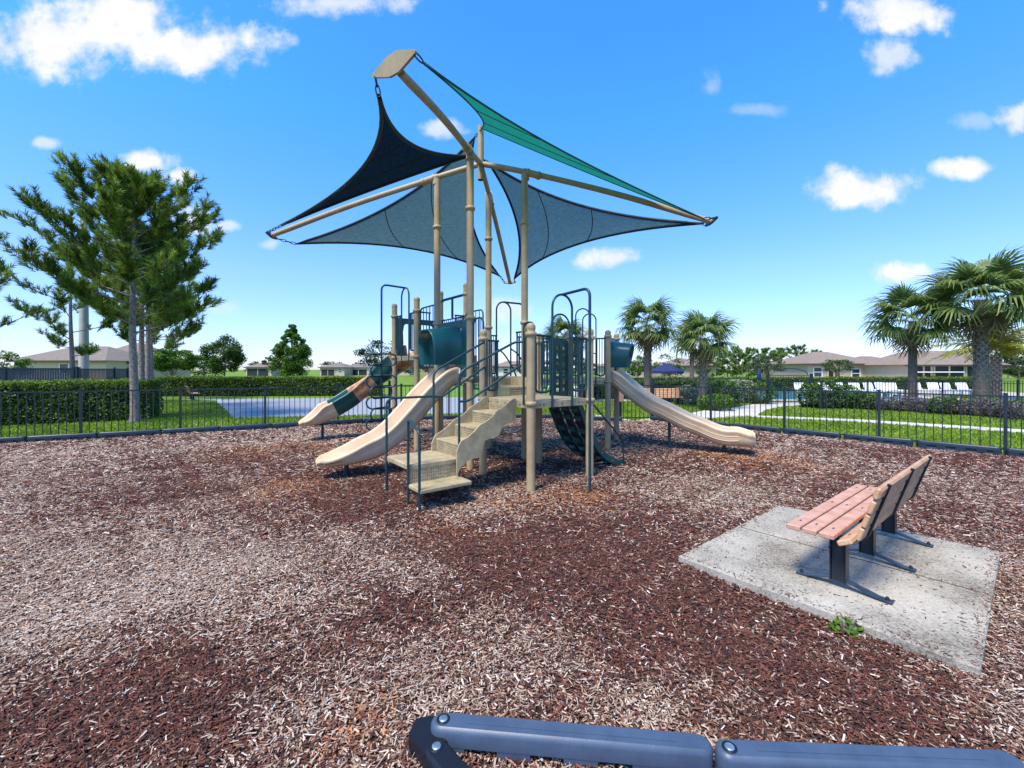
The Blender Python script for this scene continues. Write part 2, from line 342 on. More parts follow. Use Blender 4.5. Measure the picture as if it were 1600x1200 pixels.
    m = bpy.data.materials.new('wood_chip'); m.use_nodes = True; t = m.node_tree; b = t.nodes['Principled BSDF']; b.inputs['Roughness'].default_value = .8; b.inputs['Specular IOR Level'].default_value = .25
    at = t.nodes.new('ShaderNodeAttribute'); at.attribute_name = 'chip'; t.links.new(at.outputs['Color'], b.inputs['Base Color']); me.materials.append(m)
    o = link('mulch_chips', me); tag(o, 'reddish brown and bleached wood chips covering the playground floor', 'wood chips', kind='stuff'); print('chips', N)
chips()
# concrete pad, two panels with a joint between
CONC = shader_ground('pad_concrete', [(.36, (.15, .13, .10)), (.5, (.36, .325, .265)), (.66, (.52, .475, .395))], [(1.9, .55), (60, .45)], .5, 160, .85)
pad = tag(bpy.data.objects.new('concrete_pad', None), 'weathered concrete pad of two panels under the slatted bench', kind='structure'); COL.objects.link(pad); ORG[pad] = Vector((0, 0, 0))
def lerp(a, b, t): return a*(1-t)+b*t
for (t0, t1) in ((0, .483), (.499, 1)):
    A, B, C_, D = SLABC; q = [lerp(A, B, t0), lerp(A, B, t1), lerp(D, C_, t1), lerp(D, C_, t0)]
    m = MB(); cx = sum((p for p in q), Vector((0, 0)))/4
    top = [p+(cx-p).normalized()*.012 for p in q]
    vs = [(p.x, p.y, -.08) for p in q]+[(p.x, p.y, .052) for p in q]+[(p.x, p.y, .062) for p in top]
    m.add(vs, [(0, 1, 5, 4), (1, 2, 6, 5), (2, 3, 7, 6), (3, 0, 4, 7), (4, 5, 9, 8), (5, 6, 10, 9), (6, 7, 11, 10), (7, 4, 8, 11), (8, 9, 10, 11)])
    m.build('pad_panel', CONC, pad)
A, B, C_, D = SLABC; j0, j1 = lerp(A, B, .491), lerp(D, C_, .491); dj = (j1-j0).normalized(); m = MB()
m.box(((j0.x+j1.x)/2, (j0.y+j1.y)/2, .02), ((j1-j0).length-.02, .034, .068), (dj.x, dj.y, 0), (-dj.y, dj.x, 0), UP_ := Vector((0, 0, 1))); m.build('joint_filler', mat('joint_dirt', (.075, .06, .048), .95, .4, 30, .5, 90), pad)
# paths, court, pool
PATH = shader_ground('path_concrete', [(.3, (.42, .39, .34)), (.7, (.60, .57, .52))], [(1.2, .6), (30, .4)], .3, 120, .85)
COURT = shader_ground('court_paint', [(.3, (.25, .265, .295)), (.7, (.29, .305, .335))], [(.6, .6), (12, .4)], .2, 120, .8)
def sheet(name, pts, z, m): 
    b = MB(); b.add([(p[0], p[1], z) for p in pts], [tuple(range(len(pts)))]); return tag(b.build(name, m), kind='structure')
def gp(*l): return [G(x, y, -.05) for x, y in l]
sheet('court', [(-17.2, 24.2), (-9.7, 14.7), (-1.2, 16.3), (-.6, 26.0)], -.045, COURT)
sheet('path', gp((1000, 670), (1046, 668), (1100, 655), (1183, 650), (1196, 642), (1218, 637), (1262, 634), (1262, 629), (1195, 629), (1150, 636), (1098, 642), (1050, 650), (990, 657), (930, 648), (930, 653), (975, 664)), -.045, PATH)
sheet('path', gp((1170, 651), (1184, 649.5), (1340, 655.5), (1600, 671.5), (1900, 690), (1900, 697), (1600, 677), (1340, 660), (1180, 653)), -.041, PATH)
sheet('path', [G(280, 624, -.05), G(345, 623, -.05), G(345, 626, -.05), G(280, 627, -.05)], -.041, PATH)
sheet('path', [G(228, 673, -.05), G(280, 671.5, -.05), G(285, 674, -.05), G(228, 676, -.05)], -.041, PATH)
POOLD = shader_ground('pool_deck', [(.3, (.40, .34, .28)), (.7, (.52, .46, .38))], [(.8, .6), (12, .4)], .2, 60, .85)
sheet('pool_deck', [(4.2, 22), (34, 22), (42, 44), (3.4, 44)], -.048, POOLD)
WATER = mat('pool_water', (.10, .36, .46), .06, .2, 1.2, .15, 3)
sheet('pool_water', [(12.5, 24), (24, 24), (28, 34), (14.5, 34)], -.036, WATER)
# lawn blades near enough to show
def grass():
    n = 230000; y = 7.5+RNG.power(1.3, n)*15; x = RNG.uniform(-1, 1, n)*(1.34*y+1)
    k = ~in_mulch(x, y)
    def inp(P):
        c = np.zeros(n, bool)
        for i in range(len(P)):
            x1, y1 = P[i][0], P[i][1]; x2, y2 = P[(i+1) % len(P)][0], P[(i+1) % len(P)][1]
            c ^= ((y1 > y) != (y2 > y)) & (x < (x2-x1)*(y-y1)/(y2-y1+1e-9)+x1)
        return c
    for o in COL.objects:
        if o.name.startswith(('court', 'path', 'pool_deck')): k &= ~inp([v.co for v in o.data.vertices])
    x, y = x[k], y[k]; n2 = len(x); s = .028+.004*y; a = RNG.uniform(0, 6.28, n2)
    C = np.stack([x, y, np.full(n2, -.062)], 1); w = np.stack([np.cos(a), np.sin(a), 0*a], 1)*(s*.42)[:, None]
    t = np.stack([RNG.normal(0, .35, n2)*s, RNG.normal(0, .35, n2)*s, s*RNG.uniform(.5, 1.1, n2)], 1)
    me = np_mesh('grass_blades', np.stack([C-w, C+w, C+t], 1), 3, leafmat('grass_blade', (.11, .19, .010), (.31, .43, .03), .35), np.clip(RNG.uniform(size=n2)*.55+.22+.22*np.sin(x*1.3+np.sin(y*.9)*2)*np.sin(y*1.7+np.sin(x*.6)*2), 0, 1))
    tag(link('grass_blades', me), 'short bright green turf outside the playground fence', 'grass', kind='stuff')
grass()
# ------------------------------------------------------------------ play structure
TH = R(37.556); U = Vector((math.cos(TH), math.sin(TH), 0)); Vv = Vector((-math.sin(TH), math.cos(TH), 0)); UP = Vector((0, 0, 1)); P0 = Vector((.258, 5.756, 0)); SD = 1.177
def S(u, v, z=0): return P0+U*u+Vv*v+UP*z
H1, H2, H3 = 1.22, 1.53, 1.95
V2, V3 = 1.618, 3.655
PS = thing('play_structure', 'tan and teal play structure with slides, stairs and tall canopy posts', 'playground', S(.6, 2.2))
def post(p, top, decks, dome=True, r=.0605, rings=()):
    p = Vector((p.x, p.y, 0)); m = MB(); m.lathe([(r, -.15), (r, top)], p, 18); o = m.build('post', TAN, PS)
    if dome:
        c = MB(); c.lathe([(r+.004, top-.01), (r+.004, top+.02)]+[((r+.004)*math.cos(a*math.pi/16), top+.02+.055*math.sin(a*math.pi/16)) for a in range(1, 8)]+[(.004, top+.076)], p, 18); c.build('cap', TAN, o)
    for z in list(decks)+list(rings):
        c = MB(); c.lathe([(r+.002, z-.032), (r+.018, z-.026), (r+.022, z), (r+.018, z+.026), (r+.002, z+.032)], p, 18); k = c.build('clamp', TAN, o)
    return o
Pp = [S(0, 0), S(SD, 0), S(0, SD), S(SD, SD)]
for i, p in enumerate(Pp): post(p, 2.22, [H1-.03], rings=[2.14])
Tp = {'T1': S(.036, V2), 'T2': S(.036+SD, V2), 'T3': S(.036, V2+SD), 'T4': S(.036+SD, V2+SD)}
Qp = {'Q1': S(.018, V3), 'Q3': S(.018+SD, V3), 'Q2': S(.018, V3+SD), 'Q4': S(.018+SD, V3+SD)}
for k, p in Tp.items(): post(p, 5.26, [H2-.03], dome=False, r=.062, rings=[2.52, 4.35])
for k, p in Qp.items(): post(p, 3.08 if k in ('Q1', 'Q2') else 3.5, [H3-.03], rings=[2.86] if k in ('Q1', 'Q2') else [2.86, 3.33])
P3, P4, RR = Vector((2.04, 8.97, 0)), Vector((2.42, 9.77, 0)), Vector((1.26, 9.32, 0)); R2 = RR+P4-P3
for p in (P3, P4, RR, R2): post(p, 2.42, [1.40], rings=[2.36])
def deck(pts, z, name='deck', t=.045, fh=.10):
    m = MB(); n = len(pts); c = sum(pts, Vector())/n
    q = [Vector((p.x, p.y, 0))+(c-p).normalized()*.03*0 for p in pts]
    m.add([p+UP*(z-fh) for p in q]+[p+UP*(z-.008) for p in q]+[p+(c-p).normalized()*.015+UP*z for p in q],
          [tuple(range(n-1, -1, -1)), tuple(range(2*n, 3*n))]+[(i, (i+1) % n, n+(i+1) % n, n+i) for i in range(n)]+[(n+i, n+(i+1) % n, 2*n+(i+1) % n, 2*n+i) for i in range(n)])
    o = m.build(name, TANP, PS)
    b = MB()
    for i in range(n):
        a, e = q[i], q[(i+1) % n]; d = (e-a).normalized(); nn = Vector((d.y, -d.x, 0))
        if nn.dot(a-c) < 0: nn = -nn
        L = (e-a).length
        for s in (.14, .2, .33, .5, .67, .8, .86): b.box(a+d*L*s+nn*.001+UP*(z-.055), (.022, .006, .014), d, nn, UP)
    b.build('slot_shade', BLACKR, o); return o  # small dark blocks paint in the shaded holes of the fascia
deck([Pp[0], Pp[1], Pp[3], Pp[2]], H1); deck([Tp['T1'], Tp['T2'], Tp['T4'], Tp['T3']], H2); deck([Qp['Q1'], Qp['Q3'], Qp['Q4'], Qp['Q2']], H3)
deck([P3, P4, R2, RR], 1.44); deck([Tp['T2'], RR, R2, Tp['T4']], 1.47, 'bridge_deck')
def lattice(o, X, Z, N, w, h, nx, nz, bx, bz, t=.012):
    m = MB(); o = Vector(o)
    for i in range(nx+1): m.box(o+X*(w*i/nx)+Z*(h/2), (bx if 0 < i < nx else bx*1.8, t, h), X, N, Z)
    for j in range(nz+1): m.box(o+X*(w/2)+Z*(h*j/nz), (w, t*.8, bz if 0 < j < nz else bz*1.8), X, N, Z)
    return m
def barrier(a, b, z0, z1, n, r=.0165, rb=.009, parent=None, round_top=False, name='barrier'):
    a, b = Vector((a.x, a.y, 0)), Vector((b.x, b.y, 0)); d = (b-a)
    m = MB(); fr = fillet([a+UP*(z1-.005), a+UP*z0, b+UP*z0, b+UP*(z1-.005)], .09)
    if round_top: fr = fillet([a+UP*(z0+.02), a+UP*z1, b+UP*z1, b+UP*(z0+.02)], .12)
    m.tube(fr, r, 8)
    if round_top: m.tube([a+UP*(z0+.02), b+UP*(z0+.02)], r, 8)
    else: m.tube([a+UP*z1-d.normalized()*.03, b+UP*z1+d.normalized()*.03], r, 8)
    for i in range(1, n+1):
        p = a+d*i/(n+1); m.tube([p+UP*z0, p+UP*(z1-(.01 if not round_top else .02))], rb, 6)
    return m.build(name, TUBE, parent or PS)
def uarch(a, b, zb, zt, out, polebase=0.0, r=.0175, foot=-.05, name='fire_pole', pole=True):
    """inverted U hand loop on a deck edge; a bar from its crown runs out to a pole standing on the ground"""
    a, b = Vector((a.x, a.y, 0)), Vector((b.x, b.y, 0)); m = MB(); h = (b-a).length/2; c = (a+b)/2; d = (b-a).normalized(); pts = [a+UP*(zb-.07), a+UP*zb]
    pts += [c-d*h*math.cos(k*math.pi/14)+UP*(zt-h+h*math.sin(k*math.pi/14)) for k in range(15)]+[b+UP*zb, b+UP*(zb-.07)]
    m.tube(pts, r, 10)
    if pole:
        q = Vector((out.x, out.y, 0)); m.tube(fillet([c+UP*zt, q+UP*(zt+.015), q+UP*foot], .13, 8), r*1.15, 10)
    return m.build(name, TUBE, PS)
# D1: front edge with its loop and pole, side barriers
zb, zt = H1+.12, 2.13
barrier(S(.075, 0), S(.36, 0), zb, zt, 3); barrier(S(.80, 0), S(SD-.075, 0), zb, zt, 3)
uarch(S(.385, -.015), S(.78, -.015), H1-.03, 2.74, S(.56, -.56))
uarch(S(.40, .02), S(.765, .02), H1+.12, 2.46, S(0, 0), pole=False, r=.013, name='hand_loop')
barrier(S(SD, .07), S(SD, .24), zb, zt, 1); barrier(S(SD, .96), S(SD, SD-.07), zb, zt, 1)
barrier(S(.07, SD), S(.28, SD), H1+.1, 2.12, 3); barrier(S(.92, SD), S(SD-.07, SD), H1+.1, 2.12, 2)
for (uu, zz) in ((.14, 2.1), (.14, 2.0)): pass
m = MB(); m.tube([S(-.03, .12, H1-.05), S(-.03, .12, 2.08), S(-.01, .07, 2.10)], .016, 8); m.tube([S(-.03, 1.06, H1-.05), S(-.03, 1.06, 2.10), S(0, 1.13, 2.12)], .016, 8); m.build('stair_grab_bar', TUBE, PS)
# transition steps
def steps(u0, u1, va, vb, za, zb_, n, name='step'):
    for i in range(n):
        z = za+(zb_-za)*(i+1)/(n+1); v0 = va+(vb-va)*i/n; v1 = va+(vb-va)*(i+1)/n
        m = MB(); m.box(S((u0+u1)/2, (v0+v1)/2, z-.02), (u1-u0, v1-v0, .04), U, Vv, UP, ch=.008); o = m.build(name, TANP, PS)
        lattice(S(u0+.02, v0+.012, za+(zb_-za)*i/(n+1)), U, UP, Vv, u1-u0-.04, (zb_-za)/(n+1)-.03, 16, 3, .016, .014).build('riser', TANP, o)
    lattice(S(u0+.02, vb-.003, za+(zb_-za)*n/(n+1)), U, UP, Vv, u1-u0-.04, (zb_-za)/(n+1)-.03, 16, 3, .016, .014).build('riser', TANP, o)
    k = MB()
    for uu in (u0, u1): k.box(S(uu, (va+vb)/2, (za+zb_)/2-.06), (.018, vb-va, zb_-za+.1), U, Vv, UP)
    k.build('stringer', TANP, PS)
steps(.30, .90, SD, V2, H1, H2, 1); steps(.28, .92, V2+SD, V3, H2, H3, 2)
for (uu) in (.06, 1.13):
    barrier(S(uu, SD+.08), S(uu, V2-.07), H1+.1, 2.5, 3, round_top=True); barrier(S(uu, V2+SD+.08), S(uu, V3-.08), H2+.15, 2.9, 4, round_top=True)
# D2 right edge, bridge, D4
barrier(S(.036+SD+.02, V2+.09), S(.036+SD+.02, V2+.25), H2+.1, 2.36, 1)
def along(a, b, t): return a*(1-t)+b*t
T2, T4 = Tp['T2'], Tp['T4']
barrier(along(T2, RR, .05), along(T2, RR, .56), 1.57, 2.32, 5)
XD = (RR-T2).normalized(); ND = Vector((XD.y, -XD.x, 0))
hp = lattice(along(T2, RR, .60)+UP*1.12, XD, UP, ND, (RR-T2).length*.36, 1.1, 2, 6, .13, .075, .03).build('hole_panel', GREENP, PS)
barrier(along(T4, R2, .30), along(T4, R2, .95), 1.57, 2.36, 9)
uarch(along(T4, R2, .075), along(T4, R2, .215), 1.5, 3.08, along(T4, R2, .15)+Vector((.42, .36, 0)), name='arch_loop')
barrier(along(T4, R2, .01)+Vector((.03, .03, 0)), along(T4, R2, .07), 1.57, 2.36, 1)
# curved ladder down from that loop
m = MB()
for q in (along(T4, R2, .075), along(T4, R2, .215)):
    m.tube(smooth_path([q+UP*2.1, q+Vector((.18, .16, 1.95)), q+Vector((.42, .36, 1.5)), q+Vector((.58, .5, .8)), q+Vector((.62, .54, -.05))], 5), .017, 8)
for (s, z) in ((.30, 1.75), (.47, 1.3), (.57, .85), (.61, .4)):
    m.tube([along(T4, R2, .075)+Vector((s, s*.87, z)), along(T4, R2, .215)+Vector((s, s*.87, z))], .014, 8)
m.build('curved_ladder', TUBE, PS)
barrier(along(RR, P3, .09), along(RR, P3, .32), 1.52, 2.32, 2); barrier(along(RR, P3, .72), along(RR, P3, .92), 1.52, 2.32, 2)
uarch(along(RR, P3, .36), along(RR, P3, .70), 1.42, 2.86, along(RR, P3, .5), pole=False, r=.014, name='hand_loop')
dn = Vector((-.38, -.80, 0)).normalized()
uarch(along(RR, P3, .30)+dn*.35, along(RR, P3, .64)+dn*.35, 0, 2.93, along(RR, P3, .5), pole=False, r=.014, name='loop_ladder')
m = MB()
for z in (.35, .65, .95, 1.25): m.tube([along(RR, P3, .30)+dn*.35+UP*z, along(RR, P3, .64)+dn*.35+UP*z], .013, 8)
for t in (.30, .64): m.tube([along(RR, P3, t)+dn*.35+UP*2.0, along(RR, P3, t+.05)+UP*2.0], .012, 8)
m.build('ladder_rung', TUBE, PS)
# D3 barriers, archway panel, high bar
Q1, Q2, Q3, Q4 = (Qp[k] for k in ('Q1', 'Q2', 'Q3', 'Q4'))
barrier(along(Q1, Q2, .07), along(Q1, Q2, .27), H3+.1, 2.84, 3); barrier(along(Q1, Q2, .72), along(Q1, Q2, .93), H3+.1, 2.84, 3)
barrier(along(Q1, Q3, .07), along(Q1, Q3, .24), H3+.1, 2.84, 2); barrier(along(Q1, Q3, .78), along(Q1, Q3, .93), H3+.1, 2.84, 2)
barrier(along(Q3, Q4, .08), along(Q3, Q4, .92), H3+.1, 2.84, 9)
m = MB(); m.tube([Q3+UP*3.33, Q4+UP*3.33], .03, 10); m.tube([along(Q3, Q4, .52)+UP*3.32, along(Q3, Q4, .52)+UP*2.86], .028, 10); m.build('overhead_bar', TUBE, PS)
XA = (Q4-Q2).normalized(); NA = Vector((XA.y, -XA.x, 0)); wA = (Q4-Q2).length
ol = [(.07, 0), (.30, 0), (.235, .09), (.205, .25), (.195, .55), (.22, .70)]; w2 = wA
poly = ol+[(w2-.22, .70), (w2-.195, .55), (w2-.205, .25), (w2-.235, .09), (w2-.30, 0), (w2-.07, 0), (w2-.07, .83), (.07, .83)]
mm = MB()
for (a0, a1) in ((0, 5),):
    L = ol+[(.25, .74)]; O = [(.07, 0), (.07, .09), (.07, .25), (.07, .55), (.07, .70), (.07, .74)]; Lq = [(.30, 0), (.235, .09), (.205, .25), (.195, .55), (.22, .70), (.27, .74)]
    for fl in (False, True):
        f = (lambda a: wA-a) if fl else (lambda a: a)
        for i in range(5): mm.prism([(f(O[i][0]), O[i][1]), (f(Lq[i][0]), Lq[i][1]), (f(Lq[i+1][0]), Lq[i+1][1]), (f(O[i+1][0]), O[i+1][1])], Q2+UP*(H3+.02), XA, UP, NA, .05)
mm.box(Q2+XA*(wA/2)+UP*(H3+.02+.80), (wA-.14, .052, .125), XA, NA, UP)
mm.build('archway_panel', TEAL, PS)
# loop pole climber at D3
pc = along(Q1, Q2, .5)-U*.52
uarch(along(Q1, Q2, .33), along(Q1, Q2, .66), H3-.03, 3.42, pc)
for i in range(8):
    z = 1.86-.225*i; hw = .30; hh = .125; wide = i % 2 == 0
    ax = (Vector((1, .25, 0)) if wide else Vector((.45, .9, 0))).normalized()
    c = Vector((pc.x, pc.y, z)); pts = []
    for k in range(28):
        a = 2*math.pi*k/28; sx = hw-hh; x = (sx if math.cos(a) > 0 else -sx)+hh*math.cos(a); pts.append(c+ax*x+UP*hh*math.sin(a))
    m = MB(); m.tube(pts, .0175, 8, closed=True); m.build('foot_loop', TUBE, PS)
# ---- stairs with landing and lower step
sv0, sv1 = .33, 1.03
TR = [(-.90, -.60, .68), (-.60, -.30, .86), (-.30, 0, 1.04)]
ST = None
for (ua, ub, z) in TR:
    m = MB(); m.box(S((ua+ub)/2, (sv0+sv1)/2, z-.015), (ub-ua+.012, sv1-sv0-.03, .03), U, Vv, UP, ch=.006); o = m.build('stair_tread', TANP, PS)
    lattice(S(ua+.004, sv0+.03, z-.175), Vv, UP, U, sv1-sv0-.06, .15, 22, 5, .012, .012).build('riser', TANP, o)
lattice(S(-.002, sv0+.03, 1.05), Vv, UP, U, sv1-sv0-.06, .08, 22, 3, .012, .012).build('riser', TANP, PS)
top = [(-.97, .40), (-.955, .66), (-.90, .735), (-.80, .775), (-.70, .84), (-.62, .915), (-.52, .955), (-.42, 1.01), (-.33, 1.09), (-.24, 1.13), (-.15, 1.18), (-.07, 1.235), (-.01, 1.245)]
bot = [(-.94, .36), (-.90, .395), (-.86, .44), (-.78, .475), (-.66, .485), (-.60, .51), (-.565, .60), (-.545, .69), (-.49, .715), (-.38, .72), (-.30, .75), (-.255, .86), (-.15, .90), (-.01, .90)]
for vv in (sv0, sv1):
    m = MB(); n = len(bot); tp = [top[0]]+top; N2 = n
    tt = np.linspace(-.97, -.01, 30); tz = np.interp(tt, [p[0] for p in top], [p[1] for p in top]); bz = np.interp(tt, [-.97]+[p[0] for p in bot], [.28]+[p[1] for p in bot])
    tz[0] = .60
    for i in range(29): pass
    A = [[S(a, vv+s*.012, z) for a, z in zip(tt, zz)] for s, zz in ((-1, bz), (-1, tz), (1, tz), (1, bz), (-1, bz))]
    m.grid(A, False); m.add([A[0][0], A[1][0], A[2][0], A[3][0]], [(0, 1, 2, 3)]); m.add([A[0][-1], A[1][-1], A[2][-1], A[3][-1]], [(3, 2, 1, 0)])
    m.build('stair_side', TANP, PS)
lu0, lu1, lv0, lv1 = -1.60, -.90, .40, 1.10
m = MB(); m.box(S((lu0+lu1)/2, (lv0+lv1)/2, .465), (lu1-lu0, lv1-lv0, .07), U, Vv, UP, ch=.012); LD = m.build('landing', TANP, PS)
m = MB(); m.box(S((lu0+lu1)/2, lv0-.15, .245), (lu1-lu0, .36, .05), U, Vv, UP, ch=.010); LS = m.build('lower_step', TANP, PS)
lattice(S(lu0+.02, lv0+.012, .27), U, UP, Vv, lu1-lu0-.04, .16, 26, 4, .013, .013).build('riser', TANP, LD)
lr = .0165
def rail(pts, name='handrail', fr=.10, r=lr): m = MB(); m.tube(fillet([Vector(p) for p in pts], fr, 6), r, 10); return m.build(name, TUBE, PS)
rail([S(lu0, lv1, -.05), S(lu0, lv1, 1.27), S(lu1-.02, lv1, 1.27)])
rail([S(lu1-.02, lv1-.03, .45), S(lu1-.02, lv1-.03, 1.63), S(-.06, sv1+.03, 2.08), S(.0, SD-.06, 2.10)])
rail([S(lu1-.02, lv1-.03, 1.27), S(-.80, lv1-.05, 1.26), S(-.03, sv1+.02, 1.71)])
rail([S(lu1-.01, lv0-.03, -.05), S(lu1-.01, lv0-.03, 1.62), S(-.10, .22, 2.04), S(-.03, .12, 2.04)])
rail([S(lu1-.01, lv0-.03, 1.24), S(-.80, .34, 1.24), S(-.03, .20, 1.71)])
rail([S(lu0, lv0, -.05), S(lu0, lv0, 1.06), S(lu0, lv0-.31, .93), S(lu0, lv0-.31, -.05)], fr=.07)
for (a, b, z) in ((lu1, lv0-.31, .23), (lu1, lv1, .44)):
    m = MB(); m.tube([S(a-.02, b+.02, -.05), S(a-.02, b+.02, z)], lr, 10); m.build('step_leg', TUBE, PS)
# ---- slides
def slide(path, w, h, n=7, m0=SLIDE, name='slide', sections=None, taper=.42, start_h=None, tip=.30, hmin=.05):
    P = smooth_path(path, n); N = len(P); Ls = [0]
    for i in range(1, N): Ls.append(Ls[-1]+(P[i]-P[i-1]).length)
    T = Ls[-1]; rows = []; prev = None
    for i, p in enumerate(P):
        t = (P[min(i+1, N-1)]-P[max(i-1, 0)]).normalized(); sd = t.cross(UP).normalized(); nm = sd.cross(t).normalized()
        rem = T-Ls[i]; k = min(1, rem/taper); e = math.sqrt(max(0, 1-(1-k)**2)); ww = w*(tip+(1-tip)*e); k2 = min(1, rem/(taper*1.9)); hh = hmin+(h-hmin)*(k2*k2*(3-2*k2))
        if start_h: hh = max(hh, start_h*(1-min(1, Ls[i]/.3))+hh*min(1, Ls[i]/.3))
        prof = [(-ww, hh), (-ww*.93, .09), (-.7*ww, .018), (0, 0), (.7*ww, .018), (.93*ww, .09), (ww, hh), (ww+.012, hh+.02), (ww+.035, hh+.026), (ww+.058, hh+.012), (ww+.062, hh-.02), (ww+.042, hh-.05),
                (ww+.035, max(-.01, hh*.45)), (ww+.02, 0), (.8*ww, -.055), (0, -.065), (-.8*ww, -.055), (-ww-.02, 0), (-ww-.035, max(-.01, hh*.45)), (-ww-.042, hh-.05), (-ww-.062, hh-.02), (-ww-.058, hh+.012), (-ww-.035, hh+.026), (-ww-.012, hh+.02)]
        rows.append([p+sd*a+nm*b for a, b in prof])
    # rounded lip at the foot
    t = (P[-1]-P[-2]).normalized(); last = rows[-1]; c = P[-1]+t*.05
    rows.append([c+(q-P[-1])*(.55 if tip < .5 else .8)-UP*.006 for q in last])
    objs = []; secs = sections or [(0, 1, m0)]
    for (a, b, mm_) in secs:
        i0 = int(a*N); i1 = min(len(rows), int(b*N)+1) if b < 1 else len(rows); k = MB(); k.grid(rows[i0:i1], True, True)
        k.add(rows[i0], [tuple(range(len(rows[i0])-1, -1, -1))]); k.add(rows[i1-1], [tuple(range(len(rows[i0])))])
        objs.append((k, mm_))
    o = objs[0][0].build(name, objs[0][1], PS)
    for k, mm_ in objs[1:]: k.build('slide_section', mm_, o)
    return o
def leg(p, z, parent, r=.03):
    m = MB(); m.tube([Vector((p[0], p[1], -.05)), Vector((p[0], p[1], z))], r, 10); return m.build('slide_leg', TUBE, parent)
c = (Tp['T1']+Tp['T3'])/2; d = Vector((-.842, -.54, 0))
zz = [(-.02, 1.45), (.14, 1.40), (.42, 1.16), (.72, .84), (1.02, .545), (1.32, .36), (1.62, .285), (1.90, .265), (2.18, .25)]
s1 = slide([c+d*s+UP*z for s, z in zz], .27, .235); leg(c+d*1.80, .22, s1, .034)
c = (P3+P4)/2; d = Vector((.872, -.489, 0))
zz = [(-.04, 1.40), (.10, 1.35), (.40, 1.10), (.74, .86), (1.14, .675), (1.50, .50), (1.76, .405), (2.05, .29), (2.28, .25), (2.48, .265), (2.70, .26)]
s2 = slide([c+d*s+UP*z for s, z in zz], .25, .235, taper=.16, tip=.86, hmin=.17); leg(c+d*1.2, .58, s2); leg(c+d*2.22, .2, s2)
# moulded ribs along the side of the wavy slide
sdn = Vector((d.y, -d.x, 0)); 
for off in (.05, .13):
    m = MB(); m.tube(smooth_path([c+d*s+sdn*(.25+.037)+UP*(z+off) for s, z in zz[1:-1]], 6), .007, 6); m.build('side_rib', SLIDE, s2)
mid = (Q2+Q4)/2
path = [mid+UP*1.90, (-2.55, 10.35, 1.82), (-3.12, 10.52, 1.46), (-3.6, 10.4, 1.07), (-4.02, 10.15, .73), (-4.42, 9.88, .50), (-4.80, 9.62, .42)]
s3 = slide(path, .29, .30, 9, BROWN, sections=[(0, .22, BROWN), (.22, .40, GREENP), (.40, .565, BROWN), (.565, .73, GREENP), (.73, 1, SLIDE)], taper=.3); leg((-4.43, 9.86), .42, s3); leg((-3.05, 10.5), 1.38, s3)
# ---- hoods over slide entrances
def hood(a, b, out, z0, dep_t, dep_b, hw=.34, z1=2.42, name='slide_hood', ptop=2.5):
    c = (a+b)/2; c = Vector((c.x, c.y, 0)); X = (b-a).normalized(); Lh = (b-a).length/2-.06; m = MB()
    rc = .27; sec = [(-hw*.86, 0)]+[(-hw, .22)]+[(-hw+rc-rc*math.cos(k*math.pi/16), z1-z0-rc+rc*math.sin(k*math.pi/16)) for k in range(0, 9)]
    sec += [(-q[0], q[1]) for q in reversed(sec)]; hh = z1-z0; rows = []
    for (f, sc_) in ((0, 1.08), (.05, 1.0), (.5, .95), (.92, .89), (.98, .885), (1, .85)):
        rows.append([c+X*q[0]*sc_+out*((dep_b+(dep_t-dep_b)*q[1]/hh)*f)+UP*(z0+q[1]*(1-.12*f)) for q in sec])
    for (f, sc_) in ((.98, .81), (.5, .87), (0, .92)):
        rows.append([c+X*q[0]*sc_+out*((dep_b+(dep_t-dep_b)*q[1]/hh)*f)+UP*(z0+(q[1]-.03*(q[1] > .3))*(1-.12*f)) for q in sec])
    m.grid(rows, True); o = m.build(name, TEAL, PS)
    p = MB(); ob = hw*.95
    for s in (-1, 1): p.box(c+X*s*(Lh+ob)/2-out*.0+UP*((z0-.20+ptop)/2), (Lh-ob, .045, ptop-z0+.20), X, out, UP, ch=.008)
    p.box(c+UP*((z1+ptop)/2-.02), (2*ob, .045, ptop-z1+.06), X, out, UP); p.build('hood_panel', TEAL, o); return o
hood(Tp['T1'], Tp['T3'], -U, 1.74, .56, .50)
hood(P3, P4, Vector((.903, -.43, 0)), 1.70, .46, .34, hw=.30, z1=2.28, ptop=2.34)
# warning stickers below the hood lip
STK = mat('white_label', (.8, .78, .74), .5, .1, 10)
ms = MB()
for k in range(2): ms.box((Tp['T1']+Tp['T3'])/2-U*.06+Vv*(-.33+.1*k)+UP*1.63, (.006, .07, .09), U, Vv, UP)
ms.build('label_sticker', STK, PS)
